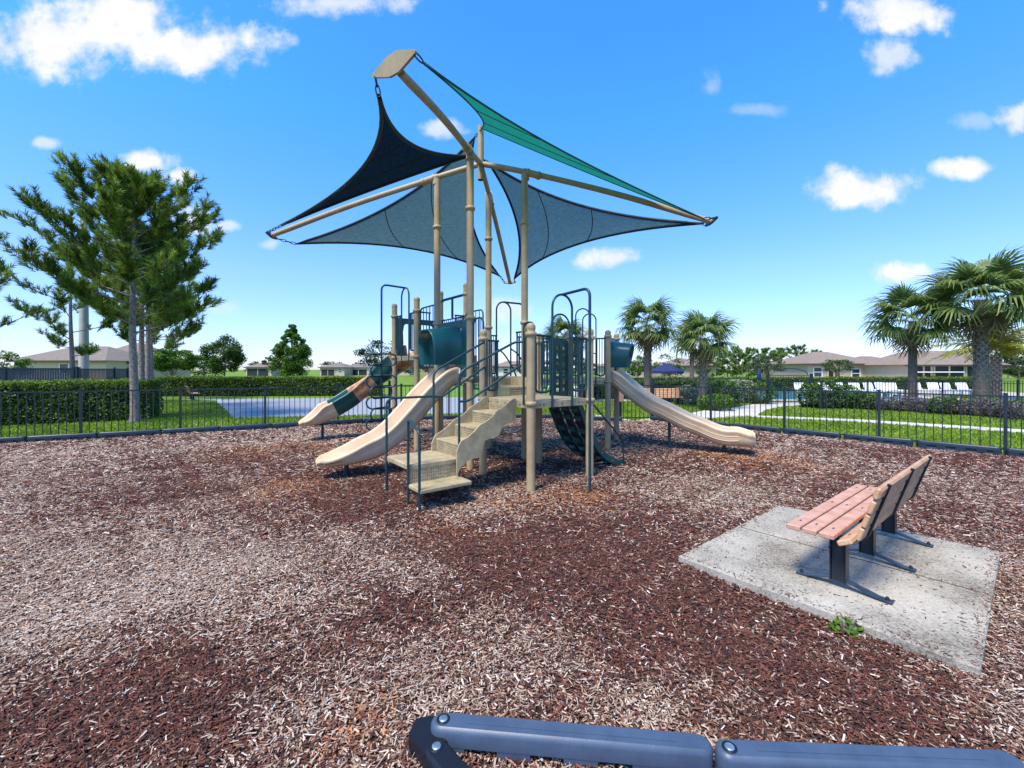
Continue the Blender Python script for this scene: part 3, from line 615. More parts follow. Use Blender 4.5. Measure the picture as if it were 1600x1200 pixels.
# ---- climbing ramp off D1
RP = smooth_path([S(SD-.0, .6, 1.15), S(SD+.10, .6, .98), S(SD+.30, .6, .60), S(SD+.56, .6, .28), S(SD+.86, .6, .10), S(SD+1.12, .6, .03)], 6)
def ramp_frame(t):
    i = min(len(RP)-2, int(t*(len(RP)-1))); f = t*(len(RP)-1)-i; p = RP[i]*(1-f)+RP[i+1]*f; d = (RP[i+1]-RP[i]).normalized(); n = Vv.cross(d)
    if n.z < 0: n = -n
    return p, d, n
rp = None
for kcol in range(3):
    m = MB(); off = -.235+.235*kcol; rows = []
    for i in range(31):
        p, d, n = ramp_frame(i/30); p = p+Vv*off; b = .012*math.sin(i*1.9)
        rows.append([p+Vv*a+n*(z+b) for a, z in ((-.085, -.02), (-.075, .025), (0, .04), (.075, .025), (.085, -.02), (0, -.04))])
    m.grid(rows, True, True); o = m.build('climbing_ramp' if kcol == 0 else 'ramp_belt', BLACKR, PS if rp is None else rp)
    if rp is None: rp = o
    for i in range(9):
        p, d, n = ramp_frame(.05+.105*i); k = MB(); p = p+Vv*off+n*.035
        k.add([p-Vv*.075-d*.05, p+Vv*.075-d*.05, p+Vv*.06+d*.045, p-Vv*.06+d*.045, p-Vv*.045+n*.05-d*.03, p+Vv*.045+n*.05-d*.03, p+n*.055+d*.01],
              [(0, 1, 5, 4), (1, 2, 6, 5), (2, 3, 6), (3, 0, 4, 6), (4, 5, 6)])
        p = p-n*.065; k.add([p-Vv*.075-d*.05, p+Vv*.075-d*.05, p+Vv*.06+d*.045, p-Vv*.06+d*.045, p-Vv*.045-n*.04-d*.03, p+Vv*.045-n*.04-d*.03, p-n*.05+d*.015],
              [(4, 5, 1, 0), (5, 6, 2, 1), (6, 3, 2), (6, 4, 0, 3), (6, 5, 4)]); k.build('foothold', FOOTH, rp)
m = MB()
for s in (-.36, .36):
    rows = []
    for i in range(31):
        p, d, n = ramp_frame(i/30); p = p+Vv*s; rows.append([p+Vv*a+n*z for a, z in ((-.012, -.05), (.012, -.05), (.012, .045), (-.012, .045))])
    m.grid(rows, False, True)
for t in (.02, .5, .98):
    p, d, n = ramp_frame(t); m.tube([p-Vv*.36-n*.03, p+Vv*.36-n*.03], .015, 8)
m.build('ramp_side_plate', GREENP, rp)
for t in (.60, .78):
    m = MB(); p, d, n = ramp_frame(t); m.lathe([(.012, -.01), (.012, .01)], p-Vv*.375, 8); m.build('bolt', STEEL, rp)
rail([S(SD+.05, .06, 1.2), S(SD+1.10, .22, .42), S(SD+1.12, .22, -.04)], 'ramp_rail', .04, .014)
rail([S(SD+.02, 1.08, 1.2), S(SD+1.0, 1.0, .42), S(SD+1.05, 1.0, -.04)], 'ramp_rail', .04, .014)
# ------------------------------------------------------------------ shade canopy on the tall posts
J = Vector((-.585, 7.885, 5.50))
ENDS = {'A': Vector((-1.14, 4.33, 4.70)), 'B': Vector((-4.90, 8.60, 4.385)), 'C': Vector((3.36, 7.11, 4.15)), 'D': Vector((-.06, 11.2, 3.97))}
m = MB(); m.lathe([(.058, 5.2), (.058, 6.2)], (J.x, J.y, 0), 14); MAST = m.build('canopy_mast', TAN, PS)
for k, tp in (('A', 'T1'), ('B', 'T3'), ('C', 'T2'), ('D', 'T4')):
    e = ENDS[k]; t = Tp[tp]+UP*5.30; m = MB(); m.tube(smooth_path([J, t, (t+e)/2+UP*.04, e], 5), [.05]*15+[.043], 12); o = m.build('canopy_arm', TAN, PS)
    q = MB(); dd = (e-t).normalized()
    q.tube([t-dd*.02, t+dd*.32], .064, 12); q.tube([t+dd*.02-UP*.03, t+dd*.02-UP*.14], .068, 12)
    q.tube([t+dd*.05, t+dd*.08], .075, 12); q.tube([t+dd*.26, t+dd*.29], .075, 12); q.build('arm_sleeve', TAN, o)
def yoke(a, b, arm, w=.12):
    m = MB(); X = (b-a); L = X.length; X.normalize(); N = (arm-X*arm.dot(X)).normalized(); Y = X.cross(N)
    g = .03
    poly = [(-.02, -g*.6), (-.03, 0), (-.02, g*.6), (L*.38, w), (L*.62, w), (L+.02, g*.6), (L+.03, 0), (L+.02, -g*.6), (L*.62, -w), (L*.38, -w)]
    m.prism(poly, a, X, Y, N, .03); return m.build('yoke_plate', TAN if w > .09 else TUBE, PS)
AL, AR = AT(586, 118, 4.46), AT(647, 82, 4.14)
yoke(AL, AR, Vector((-.15, -.98, -.12)), .10)
def eyk(k, tan):
    e = ENDS[k]; t = tan.normalized(); a, b = e-t*.14, e+t*.14; yoke(a, b, e-J, .05); return a, b
BL, BR = eyk('B', Vector((.12, .98, -.1))); CL_, CR_ = eyk('C', Vector((-.15, .98, -.1))); DL, DR = eyk('D', Vector((1, -.1, .02)))
def sailmat(name, col, trn, transp):
    m = bpy.data.materials.new(name); m.use_nodes = True; t = m.node_tree; t.nodes.remove(t.nodes['Principled BSDF']); out = t.nodes['Material Output']
    co = t.nodes.new('ShaderNodeTexCoord'); n = t.nodes.new('ShaderNodeTexNoise'); n.inputs['Scale'].default_value = 24; n.inputs['Detail'].default_value = 8
    mp = t.nodes.new('ShaderNodeMapping'); mp.inputs['Scale'].default_value = (.5, .5, 7); t.links.new(co.outputs['Object'], mp.inputs[0]); t.links.new(mp.outputs[0], n.inputs['Vector'])
    r = t.nodes.new('ShaderNodeValToRGB'); e = r.color_ramp.elements; e[0].position = .35; e[1].position = .68; e[0].color = tuple(c*.78 for c in col)+(1,); e[1].color = tuple(c*1.22 for c in col)+(1,); t.links.new(n.outputs[0], r.inputs[0])
    d = t.nodes.new('ShaderNodeBsdfDiffuse'); tr = t.nodes.new('ShaderNodeBsdfTranslucent'); tp = t.nodes.new('ShaderNodeBsdfTransparent')
    t.links.new(r.outputs[0], d.inputs[0]); t.links.new(r.outputs[0], tr.inputs[0])
    a = t.nodes.new('ShaderNodeMixShader'); a.inputs[0].default_value = trn; t.links.new(d.outputs[0], a.inputs[1]); t.links.new(tr.outputs[0], a.inputs[2])
    b = t.nodes.new('ShaderNodeMixShader'); mr = t.nodes.new('ShaderNodeMapRange'); mr.inputs[1].default_value = .35; mr.inputs[2].default_value = .65; mr.inputs[3].default_value = transp*.7; mr.inputs[4].default_value = transp*1.3
    t.links.new(n.outputs[0], mr.inputs[0]); t.links.new(mr.outputs[0], b.inputs[0]); t.links.new(a.outputs[0], b.inputs[1]); t.links.new(tp.outputs[0], b.inputs[2]); t.links.new(b.outputs[0], out.inputs[0]); return m
HEM = mat('sail_hem', (.008, .02, .025), .7, .2, 20)
def sail(label, a, b, c, bows, m0, sag=.0, n=18, holders=(None, None, None), hr_=.026, hm_=None):
    a, b, c = Vector(a), Vector(b), Vector(c); cen = (a+b+c)/3; root = thing('shade_sail', label, 'shade sail', cen, group=None)
    def pt(i, j):
        x, y, z = i/n, j/n, (n-i-j)/n; p = a*x+b*y+c*z
        for (q, r_, e1, e2, o) in ((x, y, a, b, bows[0]), (y, z, b, c, bows[1]), (z, x, c, a, bows[2])): p = p+((cen-(e1+e2)/2).normalized())*(4*q*r_*o)
        return p+UP*(sag*27*x*y*z)
    idx = {}; vs = []; fs = []
    for i in range(n+1):
        for j in range(n+1-i): idx[i, j] = len(vs); vs.append(pt(i, j))
    for i in range(n):
        for j in range(n-i):
            fs.append((idx[i, j], idx[i+1, j], idx[i, j+1]))
            if i+j < n-1: fs.append((idx[i+1, j], idx[i+1, j+1], idx[i, j+1]))
    k = MB(); k.add(vs, fs, True); fo = k.build('fabric', m0, root)
    loop = [pt(n-i, i) for i in range(n)]+[pt(0, n-i) for i in range(n)]+[pt(i, 0) for i in range(n)]
    k = MB(); N = (b-a).cross(c-a).normalized(); k.tube(loop, hr_, 6, closed=True); k.build('hem', hm_ or HEM, root)
    for ss in (int(n*.33), int(n*.6)):
        k = MB(); k.tube([pt(ss, j) for j in range(n-ss+1)], .009, 5); k.build('seam', HEM, fo)
    for p, h in zip((a, b, c), holders):
        k = MB(); d = (p-cen).normalized(); q = Vector(h) if h is not None else p+d*.12; L = (q-p).length; cnt = max(1, int(L/.075)); d = (q-p).normalized(); x, y = perp(d)
        for i in range(cnt):
            cc = p+d*(L*(i+.5)/cnt); s = x if i % 2 else y; ln = L/cnt*.62
            k.tube([cc+d*ln*math.cos(t*math.pi/6)+s*.022*math.sin(t*math.pi/6) for t in range(12)], .008, 6, closed=True)
        k.build('chain', CHAIN, root)
    return root
F1 = sailmat('shaded_sail_mesh', (.003, .007, .010), .3, .012); F2 = sailmat('grey_green_mesh', (.062, .112, .090), .6, .07); F3 = sailmat('blue_green_mesh', (.048, .100, .082), .6, .10); F4 = sailmat('green_mesh', (.010, .19, .13), .6, .02)  # first mesh darkened to paint in the shade on the sail's underside
sail('shade sail coloured near black for its shaded underside, with deeply curved edges, hung by a chain', AT(592, 150, 4.5), AT(440, 352, 8.35), AT(731, 244, 7.05), (.62, .14, .42), F1, 0, holders=(AL, BL, Tp['T1']+UP*5.28))
sail('grey green see-through shade sail behind the twin slide posts', AT(462, 381, 8.85), AT(782, 432, 11.1), AT(742, 214, 7.95), (.40, .42, .34), F2, -.06, holders=(BR, DL, J+UP*.62))
sail('blue green see-through shade sail behind the post with the loops', AT(1098, 349, 7.3), AT(803, 436, 11.1), AT(763, 254, 7.95), (.42, .40, .42), F3, -.06, holders=(CR_, DR, J+UP*.10))
sail('bright green shade sail strap stretched over the top of the mast', AT(660, 97, 4.18), AT(1100, 342, 6.95), AT(752, 200, 7.72), (.84, -.20, .26), F4, .0, holders=(AR, CL_, J+UP*.6), hr_=.013, hm_=mat('green_hem', (.006, .07, .05), .7))
# ------------------------------------------------------------------ slatted bench
def make_bench(label, loc, rz, group=None, length=1.83):
    """local frame: x along the bench, y towards the side the sitter faces, z up; origin under the middle leg"""
    t = thing('park_bench', label, 'bench', loc, group, rz); org = Vector(loc); hl = length/2
    def B(m, name, mt, par): 
        me = m.mesh(name, mt); return link(name, me, par)
    def plank(n, z, w, th, ang, name, mt, round_=False):
        m = MB(); Y = Vector((0, math.cos(ang), math.sin(ang))); Z = Vector((0, -math.sin(ang), math.cos(ang)))
        m.box((0, n, z), (length, w, th), (1, 0, 0), Y, Z, ch=.006 if not round_ else .013); o = B(m, name, mt, t)
        if name == 'seat_plank':
            for x in (-.75, 0, .75): b = MB(); b.box(Vector((x*hl/.915, n, z))+Z*(th/2+.0005), (.030, .012, .003), (1, 0, 0), Y, Z); B(b, 'bolt', LEG, o)
        return o
    for n in (.245, .140, .035): plank(n, .40, .092, .036, 0, 'seat_plank', WOOD)
    plank(-.070, .385, .088, .036, R(-28), 'seat_plank', WOODB)
    lean = R(90+17)
    for i in range(4):
        s = .055+.104*i; plank(-.140-s*math.sin(R(17)), .415+s*math.cos(R(17)), .092 if i < 3 else .088, .030 if i < 3 else .040, lean, 'back_plank', WOODB, i == 3)
    for x in (-.75, 0, .75):
        x *= hl/.915
        m = MB(); m.box((x, 0, .21), (.065, .085, .33), ch=.006); m.box((x, .045, .21), (.08, .008, .33)); m.box((x, -.045, .21), (.08, .008, .33)); l = B(m, 'leg', LEG, t)
        f = MB(); pr = [(-.30, .008), (-.23, .010), (-.05, .055), (.05, .055), (.20, .010), (.27, .008)]
        f.grid([[Vector((x+a, y, z+b)) for (a, b) in ((-.028, 0), (.028, 0), (.028, .010), (-.028, .010))] for y, z in pr], False, True)
        for e, q in ((0, 1), (5, 0)):
            y, z = pr[e]; f.add([(x-.028, y, z), (x+.028, y, z), (x+.028, y, z+.010), (x-.028, y, z+.010)], [(0, 1, 2, 3)])
        B(f, 'foot', FOOTM, l)
        for y in (-.27, .24): k = MB(); k.lathe([(.013, .01), (.013, .03), (.008, .04)], (x, y, 0), 8); B(k, 'bolt', LEG, l)
        s = MB(); s.tube([(x, .28, .368), (x, -.06, .368), (x, -.125, .385), (x, -.165, .43), (x, -.165-.40*math.sin(R(17)), .43+.40*math.cos(R(17)))], .013, 6); B(s, 'back_strap', LEG, t)
    return t
ba = math.atan2(.61, .79)
make_bench('tan slatted bench on the concrete pad with black metal legs', (3.0, 3.56, .062), ba)
bp = G(1035, 634, -.05); make_bench('reddish slatted bench seen through the fence bars beside the path', (bp.x, bp.y, -.05), R(180+4))
# the little bench by the court
q = G(300, 626, -.05); make_bench('small lone bench on a strip of pavement beside the court', (q.x, q.y, -.04), R(-48), length=1.5)
# ------------------------------------------------------------------ plastic border timbers
def timber_mesh(L=1.19, w=.105, h=.21, mt=NAVY, detail=True):
    m = MB(); r = w/2
    def stad(k, z): 
        pts = []
        for i in range(9): a = -math.pi/2+math.pi*i/8; pts.append((L-r+(r-k)*math.cos(a), (r-k)*math.sin(a), z))
        for i in range(9): a = math.pi/2+math.pi*i/8; pts.append((r+(r-k)*math.cos(a), (r-k)*math.sin(a), z))
        return pts
    zs = [(.0, h-.075), (0, h-.02), (.006, h-.007), (.016, h)]; rows = [stad(k, z) for k, z in zs]; n = 18
    m.grid([[Vector(p) for p in row] for row in rows], True, True); m.add(rows[-1], [tuple(range(n))]); m.add(rows[0], [tuple(range(n-1, -1, -1))])
    m.grid([[Vector((p[0], p[1]*.25, z)) for p in stad(.0, 0)] for z in (-.08, h-.07)], False, True)
    xs = [r*.6, .16, .30, .44, .58, .72, .86, 1.0, L-r*.6]
    for i in range(0, 8, 2):
        a, b = xs[i], xs[i+1]; m.box(((a+b)/2, 0, (h-.075-.08)/2), (b-a, w-.004, h-.075+.08))
    m.box((L-.06, 0, (h-.075-.08)/2), (.10, w-.004, h-.075+.08))
    for i in range(1, 8, 2):
        a, b = xs[i], xs[i+1]
        for s in (-1, 1): m.add([(a, s*.012, h-.10), (b, s*.012, h-.10), (b, s*(w/2-.004), .0), (a, s*(w/2-.004), .0)], [(0, 1, 2, 3)])
    m.grid([[Vector((x, y, h+.0012)) for y in (-.012, .012)] for x in (.16, L-.14)], False)
    return m.mesh('border_timber', mt)
TM = timber_mesh(); TMF = timber_mesh(mt=NAVYF); TMD = timber_mesh(mt=NAVYD)
bolt = MB(); bolt.lathe([(.030, -.002), (.029, .003), (.026, .0036), (.0235, .002), (.019, .0012)], (0, 0, 0), 16); BOLTR = bolt.mesh('recess_shade_ring', NAVYD)  # raised near-black ring paints in the shade of a bolt recess
bolt = MB(); bolt.lathe([(.019, .0), (.019, .0042), (.0165, .0055), (.004, .0057)], (0, 0, 0), 12); BOLT = bolt.mesh('bolt_head', STEEL)
def timber(a, b, label, group=None, me=TM, bolts=(.055,), dz=0):
    a = Vector(a); b = Vector(b); t = thing('border_timber', label, 'border', (a.x, a.y, dz), group, math.atan2(b.y-a.y, b.x-a.x)); body = link('body', me, t)
    for x in bolts: o = link('socket_shade_ring', BOLTR, t, (x, 0, .2105)); link('bolt', BOLT, o, (0, 0, 0))
    return t
timber((-.357, 1.862), (.845, 1.738), 'navy plastic border timber between the black corner timber and another navy timber', dz=-.09)
timber((.832, 1.7225), (2.02, 1.669), 'navy plastic border timber butted against the one beside the black corner timber', dz=-.092)
k = timber((-.352, 1.792), (.50, .90), 'black plastic corner border timber with a round bolt socket', me=TMD, dz=-.118)
hk = MB(); hk.prism([(-.135, .02), (-.09, -.045), (.05, -.052), (.05, .052), (-.02, .05), (-.10, .085)], (0, 0, .10), Vector((1, 0, 0)), Vector((0, 1, 0)), UP, .205); link('hooked_end', hk.mesh('hooked_end', NAVYD), k)
def border_run(pts, which, inset=.10):
    for a, b in zip(pts[:-1], pts[1:]):
        L = (b-a).length; d = (b-a)/L; nn = Vector((d.y, -d.x)); n = max(1, round(L/1.2))
        for i in range(n):
            p = a+d*(L*i/n)+nn*inset; q = a+d*(L*(i+1)/n)+nn*inset
            o = link('border_timber', TMF, None, (p.x, p.y, -.055), (0, 0, math.atan2(q.y-p.y, q.x-p.x))); tag(o, 'dark plastic border timber laid along the '+which, 'border', 'border timbers along the '+which)
border_run([FL[0], FL[1]], 'foot of the hedge side fence'); border_run(FL[1:5], 'fence behind the play structure'); border_run([FL[5], FL[7]], 'foot of the palm side fence')
# ------------------------------------------------------------------ black metal fence
pk = MB(); pk.box((0, 0, .585), (.016, .016, 1.13)); PICK = pk.mesh('picket', FENCE)
pm = MB(); pm.box((0, 0, .58), (.052, .052, 1.24), ch=.004); pm.box((0, 0, 1.21), (.062, .062, .02)); FPOST = pm.mesh('post', FENCE)
pmb = MB(); pmb.box((0, 0, .60), (.105, .105, 1.36), ch=.005); pmb.box((0, 0, 1.29), (.12, .12, .025)); FPOSTB = pmb.mesh('gate_post', FENCE)
def fence(pts, label, bays=None, thick=(), name='metal_fence', sp=.131, z=-.02, h=1.0, ends=True):
    a0 = pts[0]; t = thing(name, label, 'fence', (a0.x, a0.y, z))
    for si, (a, b) in enumerate(zip(pts[:-1], pts[1:])):
        L = (b-a).length; d = (b-a)/L; ang = math.atan2(d.y, d.x); nb = max(1, round(L/1.77))
        for i in range(nb+1):
            if i == 0 and si > 0: continue
            p = a+d*(L*i/nb)-a0; link('post', FPOST, t, (p.x, p.y, 0), (0, 0, ang)).scale = (1, 1, h)
        r = MB()
        for zz, hh in ((1.155*h, .03), (.13, .03)): 
            c = (a+b)/2-a0; r.box((c.x, c.y, zz), (L, .026, hh), (d.x, d.y, 0), (-d.y, d.x, 0), UP)
        link('rail', r.mesh('rail', FENCE), t)
        n = int(L/sp)
        for i in range(1, n):
            s = L*i/n
            if min(abs(s-L*j/nb) for j in range(nb+1)) < .04: continue
            p = a+d*s-a0; link('picket', PICK, t, (p.x, p.y, 0), (0, 0, ang)).scale = (1, 1, h)
    return t
fence(FL[0:2], 'black metal picket fence between the wood chips and the hedge side lawn')
fence(FL[1:5], 'black metal picket fence running behind the play structure')
gt = fence(FL[4:6], 'black metal gate between two thick posts on the concrete path', name='fence_gate')
for p in (FL[4], FL[5]): 
    q = p-FL[4]; link('gate_post', FPOSTB, gt, (q.x+.01, q.y, 0), (0, 0, .2))
fence([FL[5], FL[7]], 'black metal picket fence between the wood chips and the palm side lawn')
sg = MB(); sp_ = G(965, 676)+Vector((.35, .9, 0)); sg.box(AT(968.5, 612, 13.2), (.24, .02, .62), ch=.004); 
si = thing('notice_board', 'brown notice board fixed to the fence beside the gate', 'sign', AT(968.5, 630, 13.3)); sg.build('board', mat('brown_board', (.33, .19, .12), .6), si)
q = MB()
for s in (-.09, .09): q.box(AT(968.5, 612, 13.25)+Vector((s, .0, 0)), (.02, .06, .60))
q.build('bracket', FENCE, si)
# ------------------------------------------------------------------ vegetation
HL = leafmat('hedge_leaf', (.030, .075, .010), (.20, .30, .035), .4); BARK = mat('pine_bark', (.27, .215, .18), .95, .5, 16, 1.0, 26, stain=(.07, .05, .04))
HCORE = mat('hedge_core', (.010, .018, .005), .9, .3, 6)  # colour of the plain dark box that fills each hedge
def hedge(label, a, b, w, h, n, size, name='hedge', m0=HL, z0=-.06, bumps=.06, cut=0):
    a, b = Vector(a), Vector(b); d = (b-a); L = d.length; d.normalize(); nn = Vector((-d.y, d.x)); t = thing(name, label, 'hedge', ((a.x+b.x)/2, (a.y+b.y)/2, z0))
    m = MB(); c = (a+b)/2+nn*w/2; m.box((c.x, c.y, z0+h*.47), (L-.12, w-.16, h*.94), (d.x, d.y, 0), (nn.x, nn.y, 0), UP, ch=.08); m.build('dark_core', HCORE, t)
    s = RNG.uniform(0, L, n); ar = np.array([h, h*.35, w*1.4]); face = RNG.choice(3, n, p=ar/ar.sum()); x = RNG.uniform(0, w, n); z = RNG.uniform(.04, h, n)
    wob = bumps*(np.sin(s*2.3)+np.sin(s*5.1+1)+np.sin(z*6+s*3))/2
    x = np.where(face == 0, RNG.normal(.0, .03, n)-wob, np.where(face == 1, w+RNG.normal(0, .04, n), x)); z = np.where(face == 2, h+RNG.normal(0, .03, n)+wob*.7, z)
    endm = RNG.uniform(size=n) < w*h/(L*h*2+1e-6)*1.2; s = np.where(endm, np.where(RNG.uniform(size=n) < .5, 0, L)+RNG.normal(0, .03, n), s); x = np.where(endm, RNG.uniform(0, w, n), x)
    C = np.stack([a.x+d.x*s+nn.x*x, a.y+d.y*s+nn.y*x, z0+z], 1)-np.array(ORG[t])
    leaf_tone = np.clip(RNG.beta(1.6, 2.4, n)+.25*(face == 2), 0, 1)  # leaves on the top face lightened to paint in light from above
    o = link('foliage', np_mesh('foliage', leaf_quads(C, size, up=.15), 4, m0, leaf_tone), t); o['kind'] = 'stuff'; return t
hedge('big clipped hedge beside the pine trunks, close behind the fence', (-24, 8.2), (-12.15, 14.1), 1.6, 1.30, 46000, .085, bumps=.05)
hedge('long low clipped hedge behind the court', (-25.5, 26.5), (-8.6, 27.2), 1.1, 1.18, 26000, .12)
def broadleaf(label, base, h, rw, rh, zc, n=5000, leaf=.22, m0=None, name='shade_tree', tr=.10, cone=0, group=None, seed=1, clumps=46, parts=True):
    rg = np.random.default_rng(seed); t = thing(name, label, 'tree', (base[0], base[1], -.06), group); B0 = Vector((base[0], base[1], -.06))
    m = MB(); m.tube([B0, B0+Vector((.02*h, .01*h, h*.35)), B0+Vector((0, 0, h*.8))], [tr, tr*.75, tr*.25], 8)
    cc = []; kk = []
    for i in range(clumps):
        v = rg.normal(size=3); v /= np.linalg.norm(v); r = rg.uniform(.45, 1)**.6; p = v*r
        zz = p[2]; k = 1-cone*(zz+1)/2
        q = np.array([p[0]*rw*k, p[1]*rw*k, zc+zz*rh]); cc.append(q); kk.append(max(.3, k))
        if i % 3 == 0: m.tube([B0+Vector((0, 0, max(.15*h, min(h*.7, q[2]-rw*.5)))), B0+Vector(q)], [tr*.3, tr*.06], 5)
    m.build('trunk', BARK, t); cc = np.array(cc); k = rg.integers(0, clumps, n)
    off = rg.normal(size=(n, 3)); off /= np.linalg.norm(off, axis=1)[:, None]; off *= (rg.uniform(size=n)**.5)[:, None]*np.array([rw, rw, rh*.8])*.27*(np.array(kk)[k][:, None] if cone else 1)
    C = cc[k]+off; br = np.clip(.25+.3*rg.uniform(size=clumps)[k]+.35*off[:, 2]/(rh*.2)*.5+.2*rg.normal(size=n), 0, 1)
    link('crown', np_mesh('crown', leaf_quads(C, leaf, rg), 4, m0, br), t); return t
L_A = leafmat('leaf_mid', (.014, .042, .008), (.09, .19, .022), .35); L_B = leafmat('leaf_bright', (.03, .08, .008), (.17, .31, .03), .4); L_D = leafmat('leaf_dark', (.008, .022, .008), (.05, .085, .022), .3); L_O = leafmat('leaf_olive', (.025, .045, .015), (.12, .16, .06), .3)
def gx(x, Y): return ((x-800)/F*Y, Y)
broadleaf('low round green tree in front of the beige house wall', gx(268, 36), 3.4, 2.1, .95, 2.5, 9000, .2, L_B, seed=2, clumps=90)
broadleaf('dense dark oak tree beside the grey roofed house', gx(350, 55), 6.2, 2.3, 2.4, 3.5, 10000, .26, L_A, seed=3, clumps=90)
broadleaf('bright green tree with a pointed top', gx(456, 52), 8.0, 3.4, 3.5, 4.1, 17000, .26, L_B, cone=.88, seed=4, clumps=120)
broadleaf('sparse dark tree behind the pole with foot loops', gx(596, 42), 4.9, 2.5, 1.4, 3.2, 2600, .22, L_D, seed=5)
broadleaf('small dark tree behind the big twin post slide', gx(676, 60), 3.6, 1.8, 1.3, 2.3, 1800, .25, L_D, seed=6)
broadleaf('yellow green bush tree beyond the hedge end', gx(5, 26), 2.6, 1.3, .9, 1.9, 2200, .17, L_B, seed=8)
broadleaf('round green tree between the small slide hood and a palm', gx(996, 46), 3.1, 1.35, 1.15, 2.2, 2600, .2, L_B, seed=9)
broadleaf('small green tree under the navy umbrella', gx(1046, 60), 3.4, 2.2, 1.6, 2.3, 2200, .24, L_A, seed=10)
broadleaf('little open tree in front of the tan house wall', gx(1308, 38), 2.55, 1.25, .65, 2.0, 1500, .16, L_A, seed=11)
broadleaf('pale olive tree beside the dark pines', gx(1193, 48), 3.2, 2.2, 1.0, 2.25, 3000, .2, L_O, seed=12)
broadleaf('pale olive tree at the end of the dark roofed house', gx(1592, 50), 4.0, 2.4, 1.8, 2.5, 8000, .22, L_O, seed=13, clumps=80)
broadleaf('broad olive tree behind the dark roofed house', gx(1440, 95), 4.6, 4.0, 1.6, 3.9, 2400, .4, L_O, seed=14)
broadleaf('dark tree behind the court hedge beside the house corner', gx(318, 62), 3.6, 2.6, 1.4, 1.9, 2500, .28, L_D, seed=15)
broadleaf('thin young tree behind the gable of the far grey house', gx(419, 108), 5.6, 1.4, 1.3, 3.7, 700, .4, L_D, seed=16)
for i, (x, Y, h_, w_) in enumerate([(402, 120, 4.0, 3.2), (432, 112, 3.6, 3.0), (520, 125, 4.4, 3.4), (560, 128, 3.8, 3.0), (640, 105, 4.2, 3.4), (705, 110, 4.2, 3.6), (742, 100, 3.6, 3.2), (862, 92, 4.0, 3.2), (905, 96, 4.4, 3.4), (935, 90, 3.8, 3.0), (1132, 85, 4.0, 3.4), (1185, 92, 4.2, 3.6), (1400, 88, 4.4, 3.6), (1575, 80, 4.4, 4.0), (1610, 70, 4.0, 4.0)]):
    broadleaf('low distant tree in the broken line between the far houses', gx(x, Y), h_, w_, h_*.42, h_*.55, 1500, .42, (L_A, L_D, L_O)[i % 3], 'distant_tree', group='distant trees between the far houses', seed=200+i, clumps=30)
NEED = leafmat('pine_needle', (.034, .080, .012), (.31, .44, .055), .45)
def needles(tips, dirs, rg, ln, per, w):
    N = len(tips); T = np.repeat(tips, per, 0); D = np.repeat(dirs, per, 0); n = N*per; s = rg.uniform(-1, .1, n)[:, None]*np.repeat(rg.uniform(.22, .5, N), per)[:, None]
    o = T+D*s; v = rg.normal(size=(n, 3)); v -= D*np.sum(v*D, 1)[:, None]; v /= np.linalg.norm(v, axis=1)[:, None]; d = D*.75+v*.68; d /= np.linalg.norm(d, axis=1)[:, None]
    l = (ln*rg.uniform(.7, 1.2, n))[:, None]; sd = np.cross(d, rg.normal(size=(n, 3))); sd /= np.linalg.norm(sd, axis=1)[:, None]
    leaf_tone = np.clip(np.repeat(rg.uniform(.1, .75, N), per)+rg.normal(0, .18, n), 0, 1)
    return np.stack([o-sd*w, o+sd*w, o+d*l], 1), leaf_tone
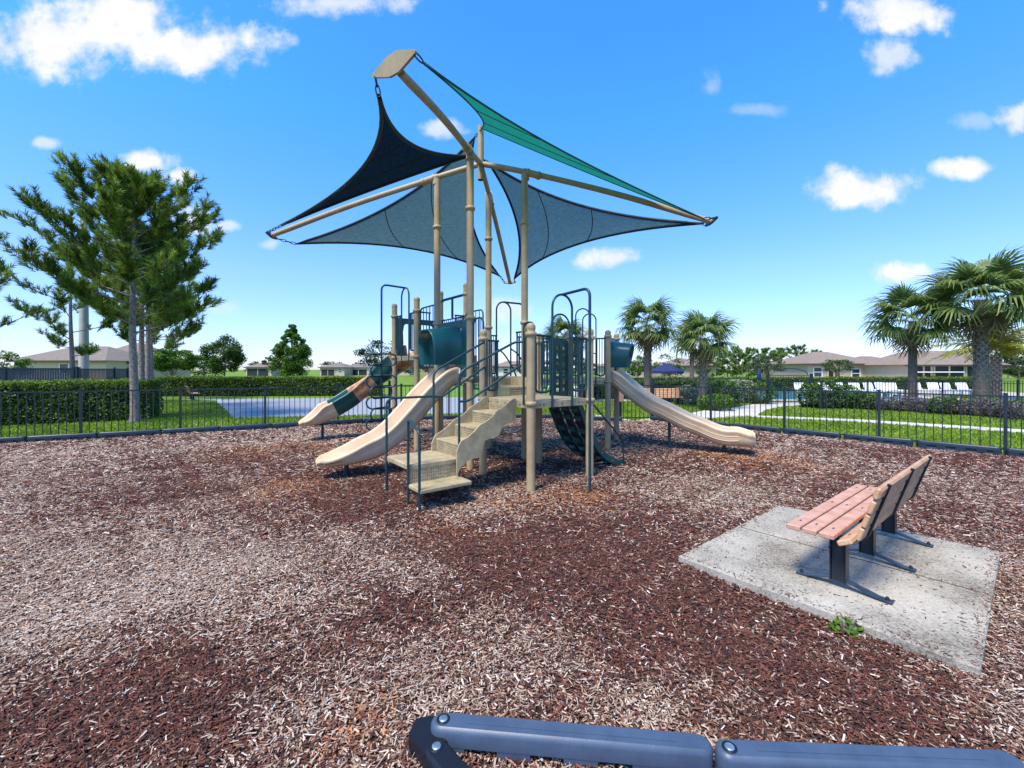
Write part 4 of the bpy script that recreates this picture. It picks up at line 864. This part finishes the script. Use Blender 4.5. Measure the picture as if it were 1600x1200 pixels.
def pine(label, base, h, rw, crown0, tr, seed, nb=26, per=34, ln=.19, w=.012, group=None, lean=(0, 0), name='pine_tree', sub=6):
    rg = np.random.default_rng(seed); t = thing(name, label, 'tree', (base[0], base[1], -.06), group); B0 = Vector((base[0], base[1], -.06)); m = MB()
    tp = [B0+Vector((lean[0]*k+.03*math.sin(k*7+seed), lean[1]*k+.03*math.cos(k*5), h*k*.97)) for k in (0, .15, .35, .55, .75, .9, 1)]
    P = smooth_path(tp, 3); m.tube(P, [tr*(1.25 if i == 0 else 1)*(1-.86*i/(len(P)-1)) for i in range(len(P))], 10); m.build('trunk', BARK, t)
    br = MB(); tips = []; dirs = []
    for i in range(nb):
        f = crown0+(1-crown0)*((i+.5)/nb)**.9; k = f*(len(P)-1); p = P[int(k)].lerp(P[min(len(P)-1, int(k)+1)], k % 1); a = i*2.4+rg.uniform(-.4, .4)
        prof = math.sin(min(1, (1-f)/(1-crown0)*1.25+.12)*math.pi*.55)**.8; L = rw*prof*rg.uniform(.65, 1.08)*(1 if f < .8 else .75)+.15; el = .10+.85*f*f+rg.uniform(-.2, .2)
        d = Vector((math.cos(a)*math.cos(el), math.sin(a)*math.cos(el), math.sin(el))); q1 = p+d*L*.55; q2 = p+d*L+UP*L*.20
        br.tube([p, q1, q2], [tr*.26*(1-f*.5), tr*.16*(1-f*.5), .012], 6)
        for j in range(int(sub*(.5+L/rw))+2):
            s = rg.uniform(.3, 1); c = p.lerp(q1, s/.55) if s < .55 else q1.lerp(q2, (s-.55)/.45); aa = a+rg.uniform(-1.3, 1.3)
            dd = Vector((math.cos(aa), math.sin(aa), rg.uniform(.15, 1.5))).normalized(); l2 = rg.uniform(.2, .5)*(.5+.5*L/rw)*1.15; e = c+dd*l2; br.tube([c, e], [.014, .006], 4)
            tips.append(e); dirs.append((dd+UP*.5).normalized())
            if rg.uniform() < .7:
                e2 = c+dd*l2*.5+Vector((rg.uniform(-.2, .2), rg.uniform(-.2, .2), rg.uniform(.02, .25))); tips.append(e2); dirs.append((e2-c+UP*.1).normalized())
        tips.append(q2); dirs.append((d+UP*.6).normalized())
    br.build('branches', BARK, t)
    V, leaf_tone = needles(np.array([tuple(x-ORG[t]) for x in tips]), np.array([tuple(x) for x in dirs]), rg, ln, per, w); link('crown', np_mesh('crown', V, 3, NEED, leaf_tone), t); return t
q = G(209, 658); pine('tall pine with a pale forked trunk, nearest the clipped hedge end', (q.x, q.y), 7.5, 2.3, .36, .135, 21, 50, 56, w=.013, sub=12)
q = G(222, 648); pine('straight trunked pine, second in the row from the clipped hedge', (q.x, q.y), 6.5, 2.1, .44, .125, 22, 32, 50, w=.013, sub=8)
q = G(231, 638); pine('slim pine, third in the row from the clipped hedge', (q.x, q.y), 6.3, 2.1, .44, .13, 23, 28, 46, ln=.22, w=.015, sub=7)
q = G(236, 625); pine('pine at the back of the row, fourth from the clipped hedge', (q.x, q.y), 6.4, 2.6, .38, .13, 24, 26, 50, ln=.24, w=.02)
pine('sparse pine beside the pale concrete pole, behind the hedge', gx(112, 19.5), 7.0, 2.3, .30, .12, 25, 18, 44, ln=.22, w=.014)
pine('pine standing behind the slatted screen fence', gx(-95, 17), 7.2, 2.8, .30, .14, 26, 26, 50, ln=.22, w=.014)
for i, (x, top, Y) in enumerate([(1118, 552, 70), (1137, 553, 72), (1151, 546, 68), (1171, 548, 74), (1196, 547, 70), (1220, 547, 72), (1247, 544, 66), (1276, 551, 78), (1104, 556, 64), (1160, 556, 66), (1210, 555, 67)]):
    h = (HY-top)/F*Y+CH; pine('distant dark pine in the row beyond the pool', gx(x, Y), h, 1.75, .12, .12, 40+i, 16, 12, .42, .05, 'pines beyond the pool', sub=5)
# palms
PF = leafmat('palm_leaf', (.036, .082, .020), (.32, .41, .12), .52, .42); PY = leafmat('palm_leaf_yellow', (.09, .115, .012), (.34, .33, .03), .4, .5); PDRY = leafmat('palm_leaf_dry', (.10, .07, .04), (.30, .22, .12), .3); PDEAD = mat('palm_boot', (.38, .33, .28), .9, .4, 10, .6, 30); PTR = mat('palm_trunk', (.13, .105, .085), .9, .35, 9, .7, 40)
def fan_mesh(seed, R0, m0, droop=.5, n=34):
    rg = np.random.default_rng(seed); Q = []; rn = []
    def quad(a, b, c, d, r): Q.append([a, b, c, d]); rn.append(r)
    L = R0*.55; pet = [np.array([L*s, 0, .25*R0*s-.30*R0*s*s]) for s in np.linspace(0, 1, 5)]
    for a, b in zip(pet[:-1], pet[1:]): w = np.array([0, .016, 0]); quad(a-w, a+w, b+w, b-w, .5)
    hub = pet[-1]
    for i in range(n):
        an = (i/(n-1)-.5)*2*math.radians(118); ll = R0*.62*(1-.28*abs(an)/2.1)*rg.uniform(.88, 1.08); d = np.array([math.cos(an), math.sin(an), .10*math.cos(an*2)]); s = np.array([-math.sin(an), math.cos(an), 0]); r = rg.uniform(.1, .9); fold = .02*(1 if i % 2 else -1); pr = hub; w0 = .010
        for (f, dz, w1) in ((.35, 0, .024), (.68, -.06, .017), (1, -droop*rg.uniform(.4, 1.5), .003)):
            p = hub+d*ll*f+np.array([0, 0, dz*R0*.5+fold]); quad(pr-s*w0*R0, pr+s*w0*R0, p+s*w1*R0, p-s*w1*R0, r); pr = p; w0 = w1
    return np_mesh('frond', np.array(Q), 4, m0, np.array(rn))
def feather_mesh(seed, R0, m0, n=30):
    rg = np.random.default_rng(seed); Q = []; rn = []; P = [np.array([R0*s, 0, R0*(.55*s-.75*s*s)]) for s in np.linspace(0, 1, n)]
    for i in range(n-1):
        a, b = P[i], P[i+1]; w = np.array([0, .018*(1-i/n)+.003, 0]); Q.append([a-w, a+w, b+w, b-w]); rn.append(.7)
        if i < 3: continue
        for s in (-1, 1):
            l = R0*.26*math.sin(math.pi*min(1, .18+.85*i/n))*rg.uniform(.8, 1.1); d = np.array([.55, s*.8, -.35+rg.uniform(-.2, .2)]); q = a+d*l; u = (b-a)*.45; Q.append([a-u, a+u, q+u*.15, q-u*.15]); rn.append(rg.uniform(.2, .9))
    return np_mesh('frond', np.array(Q), 4, m0, np.array(rn))
FANS = {}
def palm(label, base, hc, R0, tr, seed, nf=34, boots=True, kind='fan', m0=None, name='sabal_palm', lean=0, low=-.85, smooth_low=False):
    rg = np.random.default_rng(seed); t = thing(name, label, 'palm', (base[0], base[1], -.06)); B0 = Vector((base[0], base[1], -.06)); T = Vector((base[0]+lean, base[1], hc-.25*R0))
    m = MB(); N = 10; pts = [B0.lerp(T, i/N)+Vector((lean*.25*math.sin(i/N*math.pi), 0, 0)) for i in range(N+1)]; m.tube(pts, [tr*(1.12-.16*i/N) for i in range(N+1)], 14); m.build('trunk', PTR, t)
    if boots:
        bm = MB(); rings = int((T.z-B0.z)/(tr*.62))
        for i in range(rings):
            f = (i+.4)/rings
            if smooth_low and f < .72: continue
            c = B0.lerp(T, f)
            for j in range(7):
                a = (j+.5*(i % 2))*2*math.pi/7+.1*rg.uniform(-1, 1); o = Vector((math.cos(a), math.sin(a), 0)); s = Vector((-math.sin(a), math.cos(a), 0)); rr = tr*(1.10-.14*f)
                for sg_ in (-1, 1):
                    p = c+o*rr*.97+s*sg_*tr*.30; e = c+o*(rr*1.22+.2*tr*rg.uniform(0, 1))+UP*tr*.66; bm.add([p-s*.18*tr*sg_, p+s*.10*tr*sg_, e+s*.05*tr, e-s*.06*tr, p+o*.08*tr+UP*.02], [(0, 1, 2, 3), (0, 4, 3), (1, 2, 4)])
        bm.build('boot', PDEAD, t)
    key = (kind, round(R0, 2), m0.name)
    if key not in FANS: FANS[key] = [(fan_mesh if kind == 'fan' else feather_mesh)(s+seed, R0, m0) for s in range(4)]
    for i in range(4 if kind == 'fan' else 0):
        if ('dead', key[1]) not in FANS: FANS['dead', key[1]] = fan_mesh(5, R0*.8, PDRY, 1.0, 22)
        o = link('dry_frond', FANS['dead', key[1]], t, (T.x-B0.x, T.y-B0.y, T.z-B0.z-.02), (rg.uniform(-.4, .4), R(52+12*i % 30), i*1.7+seed))
    for i in range(nf):
        f = (i+.5)/nf; el = math.asin(min(1, max(-1, low+(1.0-low)*f)))*.92; az = i*2.39996+rg.uniform(-.2, .2)
        o = link('frond', FANS[key][i % 4], t, (T.x-B0.x, T.y-B0.y, T.z-B0.z+.15*R0*f), (rg.uniform(-.35, .35), -el, az)); s = rg.uniform(.85, 1.08)*(1-.1*abs(el)); o.scale = (s, s, s)
    return t
palm('dark green fan palm rising left of the navy umbrella', gx(1012, 21), 4.25, 1.62, .165, 51, 28, m0=PF, low=-.6)
palm('fan palm with a criss-cross trunk beside the round bush', gx(1098, 18.2), 3.35, 1.42, .155, 52, 28, m0=PF, low=-.55)
palm('thin trunked yellowish feather palm behind two fan palms', gx(1081, 27), 3.7, 1.5, .13, 53, 22, False, 'feather', PY, 'date_palm', low=-.1)
palm('fan palm with a smooth grey lower trunk', gx(1426, 19.6), 4.35, 1.85, .155, 54, 28, True, 'fan', PF, lean=-.0, smooth_low=True, low=-.5)
palm('stout fan palm with a thick lattice trunk and tall crown', gx(1533, 18.0), 5.15, 2.15, .225, 55, 32, m0=PF, low=-.42)
palm('golden feather palm behind the stout lattice trunk', gx(1556, 24), 3.2, 3.1, .22, 56, 34, True, 'feather', PY, 'date_palm', low=-.05)
palm('fan palm half hidden behind the play structure barriers', gx(884, 22), 3.55, 1.35, .18, 57, 36, m0=PF)
# shrubs by the pool
SH = leafmat('shrub_leaf', (.014, .045, .010), (.12, .22, .03), .35); SHO = leafmat('shrub_blossom', (.05, .09, .03), (.42, .46, .30), .3); SHP = leafmat('heather_leaf', (.05, .05, .045), (.20, .17, .17), .3)
def shrub(label, c, rw, rd, h, n, leaf, m0, name='shrub', seed=1, cat='shrub', group=None, kind=None):
    rg = np.random.default_rng(seed); t = thing(name, label, cat, (c[0], c[1], -.06), group); v = rg.normal(size=(n, 3)); v /= np.linalg.norm(v, axis=1)[:, None]; v *= rg.uniform(.6, 1.0, n)[:, None]**.5
    C = v*np.array([rw, rd, h*.55])+np.array([0, 0, h*.5]); C[:, 2] = np.abs(C[:, 2]); C += .10*np.sin(C*7/max(.4, rw)+seed)*np.array([1, 1, .6])*min(1, rw)
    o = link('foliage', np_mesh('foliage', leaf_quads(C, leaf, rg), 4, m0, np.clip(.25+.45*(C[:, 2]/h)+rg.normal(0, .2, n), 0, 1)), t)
    m = MB()
    for i in range(5): a = i*1.25; m.tube([(c[0], c[1], -.08), (c[0]+math.cos(a)*rw*.5, c[1]+math.sin(a)*rd*.5, h*.6)], [.02, .008], 5)
    m.build('stem', BARK, t); return t
def sx(x, Y): return ((x-800)/F*Y, Y)
shrub('low rounded bright green bush beside the criss-cross palm trunk', sx(1120, 17.6), .75, .6, .72, 2600, .09, L_B, seed=61)
for i, (x, Y, rw, h) in enumerate([(1128, 20.5, .85, 1.15), (1156, 21, .9, 1.2), (1183, 21, .85, 1.1), (1072, 20.6, .7, .95)]):
    shrub('leafy shrub with pale blossom tips, in the bed by the palms', sx(x, Y), rw, .7, h, 2400, .10, SHO if i % 2 else SH, seed=62+i, group='blossom shrubs by the palms')
for i, (x, Y, rw, h) in enumerate([(1268, 18.5, .55, 1.05), (1292, 18.2, .7, 1.2), (1322, 18.2, .65, 1.0), (1348, 17.8, .5, .75)]):
    shrub('open green shrub beside the pool gate', sx(x, Y), rw, .6, h, 2200, .10, SH, seed=70+i, group='green shrubs beside the pool gate')
for i in range(12):
    Y = 17.6-.32*i; shrub('low purplish heather clump in the pool side bed', sx(1362+22*i, Y), .55, .45, .58, 1100, .07, SHP, seed=80+i, group='heather clumps by the pool')
for i, (x, Y) in enumerate([(1475, 15.8), (1555, 15.2), (1595, 14.6), (1500, 16.4)]):
    shrub('mid green bush among the heather clumps', sx(x, Y), .5, .45, .7, 1300, .08, SH, seed=95+i, group='green bushes in the heather bed')
for i, x in enumerate([1010, 1030, 1052, 1068]):
    shrub('low grey green bush behind the bench by the gate', sx(x, 21.5), .6, .5, .6, 900, .09, SHP if i % 2 else L_O, seed=101+i, group='low bushes behind the gate bench')
hedge('clipped hedge behind the row of white sun loungers', (11.5, 33), (38, 33), 1.0, 1.05, 12000, .15)
hedge('clipped hedge under the distant pines beyond the umbrella', (6.2, 36), (17.2, 36), 1.0, .95, 7000, .16)
hedge('hedge in front of the far pool fence by the fan palm', (4.0, 23.8), (13.0, 24.6), .9, .98, 9000, .13, m0=SH, bumps=.12)
shrub('tuft of weeds growing at the edge of the concrete pad', tuple(G(1324, 986))[:2], .09, .06, .13, 200, .045, L_B, 'weed_tuft', 120, 'weed')
for i, (x, y) in enumerate([(185, 785), (92, 810), (190, 778)]):
    p = G(x, y); shrub('faint weed sprouts poking through the wood chips', (p.x, p.y), .16, .12, .05, 60, .03, L_B, 'weed_tuft', 121+i, 'weed', 'weed sprouts in the chips')
# ------------------------------------------------------------------ buildings
ROOF1 = mat('grey_shingle', (.185, .15, .118), .9, .2, 3, .5, 20); ROOF2 = mat('brown_shingle', (.22, .165, .125), .9, .2, 3, .5, 20); STUC = mat('cream_stucco', (.62, .46, .31), .85, .06, 2); STUC2 = mat('tan_stucco', (.50, .385, .27), .85, .06, 2); STUC3 = mat('pale_stucco', (.70, .60, .48), .85, .06, 2); FASC = mat('dark_fascia', (.05, .04, .035), .7); GLASS = mat('dark_glass', (.03, .045, .05), .12, .3, 2); WHITE = mat('white_trim', (.78, .78, .76), .5, .05, 4); DARKR = mat('porch_shade', (.014, .016, .016), .7, .3, 3)
def house(label, x0, x1, Y, eave, ridge, depth, wallm=STUC, roofm=ROOF1, wins=(), lanai=(), ov=.45, hip=None, gable=False):
    a = (x0-800)/F*Y; b = (x1-800)/F*Y; t = thing('house', label, 'house', ((a+b)/2, Y, -.06)); w = b-a
    m = MB(); m.box(((a+b)/2, Y+depth/2, (eave-.06)/2), (w, depth, eave+.06)); wl_ = m.build('wall', wallm, t)
    hp_ = min(hip if hip is not None else depth/2, w/2-.05); m = MB(); z0, z1 = eave, ridge
    A = [(a-ov, Y-ov, z0), (b+ov, Y-ov, z0), (b+ov, Y+depth+ov, z0), (a-ov, Y+depth+ov, z0), (a-ov+hp_, Y+depth/2, z1), (b+ov-hp_, Y+depth/2, z1)]
    m.add(A, [(0, 1, 5, 4), (1, 2, 5), (2, 3, 4, 5), (3, 0, 4), (3, 2, 1, 0)]); rf = m.build('roof', roofm, t)
    k = MB(); k.box(((a+b)/2, Y-ov+.02, z0-.09), (w+2*ov, .05, .17)); k.build('fascia', FASC, rf)
    for (p, q, z2, z3) in wins:
        c = a+w*(p+q)/2; ww = w*(q-p); g_ = MB()
        for s in (-1, 1): g_.box((c+s*ww/2, Y-.03, (z2+z3)/2), (.1, .07, z3-z2+.1))
        for zz in (z2, z3, (z2+z3)/2): g_.box((c, Y-.035, zz), (ww, .06, .08))
        f = g_.build('window', WHITE, t); g_ = MB(); g_.box((c, Y-.012, (z2+z3)/2), (ww, .02, z3-z2)); g_.build('pane', GLASS, f)
    for (p, q, z3) in lanai:
        c = a+w*(p+q)/2; ww = w*(q-p); g_ = MB(); g_.box((c, Y-.02, z3/2), (ww, .03, z3)); o = g_.build('porch_shade_panel', DARKR, t); g_ = MB(); n = max(2, int(ww/2.2))  # flat dark panel on the wall stands in for the shade inside the porch
        for i in range(n+1): g_.box((c-ww/2+ww*i/n, Y-.06, z3/2), (.14, .08, z3))
        g_.build('porch_post', wallm, o)
    return t
house('cream house with a long grey roof behind the slatted screen fence', 22, 165, 46, 2.62, 4.35, 7, STUC, ROOF1, wins=((.50, .60, 1.2, 2.3),))
house('cream house wing with a taller hip roof behind the pines', 120, 205, 49, 2.45, 5.0, 9, STUC, ROOF1, hip=3.5)
house('far tan house with a grey gabled roof beside the oak', 384, 424, 105, 2.2, 3.4, 9, STUC2, ROOF1, lanai=((.05, .9, 1.8),), hip=2)
house('far tan house with a low grey roof beside the pointed tree', 500, 538, 112, 2.2, 3.4, 9, STUC2, ROOF1, wins=((.75, .9, .9, 1.7),), lanai=((.05, .6, 1.6),), hip=3)
house('far whitish house with a porch next to the low tan house', 534, 576, 118, 2.2, 3.2, 9, STUC3, ROOF1, wins=((.06, .2, .9, 1.7),), lanai=((.3, .95, 1.6),), hip=3)
house('far low house glimpsed behind the spiral slide', 586, 640, 122, 2.1, 3.1, 9, STUC2, ROOF1, wins=((.2, .35, 1, 2.2),), hip=3)
house('far reddish tan house glimpsed between the slide posts', 660, 716, 95, 2.4, 3.8, 9, mat('reddish_stucco', (.40, .24, .18), .85), ROOF2, wins=((.3, .45, 1, 2),), hip=3)
house('far grey roofed house framed behind the stair rails', 770, 850, 80, 2.2, 3.3, 9, STUC3, ROOF2, wins=((.2, .3, .8, 1.8), (.6, .7, .8, 1.8)), hip=3)
house('brown roofed house behind the small slide hood', 950, 1008, 72, 2.2, 3.5, 9, STUC2, ROOF2, wins=((.5, .6, .9, 1.9),), hip=4)
house('brown roofed house behind the navy umbrella', 1046, 1118, 66, 2.25, 3.5, 9, STUC2, ROOF2, wins=((.2, .3, .8, 1.9), (.62, .7, .8, 1.9)), hip=4)
house('low tan hip roofed house behind the pool gate', 1262, 1372, 47, 2.30, 3.75, 7, STUC2, ROOF2, wins=((.08, .2, .8, 1.9), (.62, .74, .7, 1.7)), lanai=((.28, .46, 2.0),), hip=3.5)
house('two storey brown roofed house behind the tan hip roof', 1372, 1400, 74, 3.1, 4.1, 9, STUC2, ROOF2, wins=((.75, .95, 2.0, 2.9),), hip=1)
house('wide dark porch house behind the smooth palm trunk', 1415, 1566, 42, 2.12, 3.62, 5.5, STUC2, ROOF2, lanai=((.1, .26, 1.95), (.29, .60, 2.0), (.62, .98, 1.95)), hip=3)
aw = thing('porch_awning', 'white awning over the dark porch between the palms', 'awning', AT(1465, 581, 41.4)); m = MB(); m.box(AT(1465, 581.5, 41.4), (4.6, .7, .10), ch=.02); m.build('canopy', WHITE, aw); m = MB()
for s in (-2.2, 0, 2.2): m.box(AT(1465, 581.5, 41.4)+Vector((s, .25, -.1)), (.05, .5, .05))
m.build('bracket', FENCE, aw)
# ------------------------------------------------------------------ pole, screen fence, pool things
CONCP = mat('pole_concrete', (.42, .42, .38), .85, .12, 3, .2, 40)
p = gx(131, 23); t = thing('concrete_pole', 'pale tapered concrete pole rising among the pines', 'pole', (p[0], p[1], -.06)); m = MB(); m.lathe([(.22, -.06), (.20, 4), (.15, 9.9), (.15, 9.95)], (p[0], p[1], 0), 16); m.build('shaft', CONCP, t)
m = MB(); m.lathe([(.30, -.06), (.30, .18), (.24, .22)], (p[0], p[1], 0), 16); m.build('base', CONCP, t)
SCR = mat('screen_slat', (.025, .04, .06), .5, .35, 6); 
def screen(label, a, b, h):
    a, b = Vector(a), Vector(b); L = (b-a).length; d = (b-a)/L; t = thing('screen_fence', label, 'fence', (a.x, a.y, -.06)); ang = math.atan2(d.y, d.x); k = MB(); k.box((0, 0, h/2), (.075, .012, h-.04)); me = k.mesh('slat', SCR); n = int(L/.09)
    n = min(n, 290)
    for i in range(n): q = d*(L*(i+.5)/n); link('slat', me, t, (q.x, q.y, 0), (0, .0, ang+.12))
    r = MB()
    for z in (.1, h-.03): r.box((d.x*L/2, d.y*L/2, z), (L, .05, .05), (d.x, d.y, 0), (-d.y, d.x, 0), UP)
    link('rail', r.mesh('rail', FENCE), t)
    for i in range(int(L/2.4)+2):
        k = MB(); q = d*min(L, 2.4*i); k.box((q.x, q.y, h/2+.03), (.08, .08, h+.06), (d.x, d.y, 0), (-d.y, d.x, 0), UP); link('post', k.mesh('post', FENCE), t)
screen('slatted dark screen fence standing behind the big hedge', (-29, 16.5), (-19.6, 19.0), 1.78); screen('dark screen fence side turning back towards the cream house', (-19.55, 19.05), (-20.4, 22.4), 1.76)
UMB = mat('navy_canvas', (.008, .018, .085), .7, .2, 5)
c = Vector((*gx(1041, 27), -.05)); t = thing('patio_umbrella', 'open navy patio umbrella between the fan palms', 'umbrella', c); m = MB(); n = 8; top_ = c+UP*2.10; rows = []
for (r_, z) in ((.02, 2.10), (.35, 1.97), (.75, 1.78), (1.05, 1.60), (1.05, 1.46)): rows.append([c+Vector((r_*math.cos(2*math.pi*k/n+.3), r_*math.sin(2*math.pi*k/n+.3), z-.02*(k % 2))) for k in range(n)])
m.grid(rows, False, True); m.build('canopy', UMB, t); m = MB(); m.tube([c, top_+UP*.05], .025, 8); m.lathe([(.3, .0), (.3, .06), (.05, .1)], c, 12); m.build('pole', WHITE, t)
c = Vector((*gx(1186, 30), -.05)); t = thing('patio_umbrella', 'furled navy umbrella standing beside the pool gate', 'umbrella', c); m = MB(); m.lathe([(.05, .9), (.16, 1.0), (.13, 1.4), (.06, 1.75), (.01, 1.8)], c, 10); m.build('canopy', UMB, t); m = MB(); m.tube([c, c+UP*1.85], .022, 8); m.lathe([(.28, 0), (.28, .06), (.05, .1)], c, 12); m.build('pole', FENCE, t)
# pool fences and arched gate
fence([Vector((3.6, 22.6)), Vector((12.4, 22.2))], 'black pool fence far behind the wavy slide', z=-.05, h=1.05); fence([Vector((12.9, 17.6)), Vector((16.2, 19.2)), Vector((24.5, 19.0))], 'black pool fence behind the open green shrubs', z=-.05, h=1.02)
a, b = Vector(gx(1200, 20.5)), Vector(gx(1268, 20.5)); t = thing('pool_gate', 'black arched pool gate at the end of the path', 'gate', (a.x, a.y, -.05)); w = b.x-a.x
for x in (0, w): link('gate_post', FPOSTB, t, (x, 0, 0)).scale = (1, 1, 1.15)
m = MB(); m.tube([(w/2-w*.42*math.cos(k*math.pi/12), 0, 1.42+.33*math.sin(k*math.pi/12)) for k in range(13)], .02, 8); m.box((w/2, 0, 1.42), (w, .03, .035)); m.box((w/2, 0, .12), (w, .03, .035)); m.box((w/2, 0, 1.0), (w, .03, .035)); link('gate_frame', m.mesh('gate_frame', FENCE), t)
for i in range(1, 17): link('picket', PICK, t, (w*i/17, 0, .05)).scale = (1, 1, 1.2)
LC = mat('white_sling', (.80, .80, .78), .6, .05, 6); 
def lounger(c, rz):
    t = thing('sun_lounger', 'white pool lounger with raised back in the row by the clipped hedge', 'lounger', c, 'white loungers by the pool', rz); m = MB(); m.box((0, -.45, .36), (.62, 1.25, .05), ch=.01); link('seat', m.mesh('seat', LC), t); m = MB(); m.box((0, .36, .56), (.62, .06, .55), (1, 0, 0), (0, 1, -.45), (0, .45, 1), ch=.01); link('backrest', m.mesh('backrest', LC), t); m = MB()
    for x in (-.27, .27):
        for y in (-.95, .1): m.box((x, y, .17), (.04, .04, .36))
        m.box((x, -.4, .32), (.04, 1.2, .04))
    link('frame', m.mesh('frame', WHITE), t); return t
l0 = None
for i, x in enumerate([1254, 1292, 1318, 1340, 1364, 1382, 1398, 1440, 1464, 1486, 1510]):
    Y = 27.5+.3*(i % 3); c = (*gx(x, Y), -.048)
    if l0 is None: l0 = lounger(c, R(random.uniform(-12, 12)))
    else: o = copy_tree(l0); o.location = c; o.rotation_euler = (0, 0, R(random.uniform(-14, 14)))
for i, x in enumerate([1045, 1073]):
    o = copy_tree(l0); o.location = (*gx(x, 25.5), -.048); o.rotation_euler = (0, 0, R(40-60*i)); o['label'] = 'white pool lounger standing under the navy umbrella'; o['group'] = 'loungers under the umbrella'
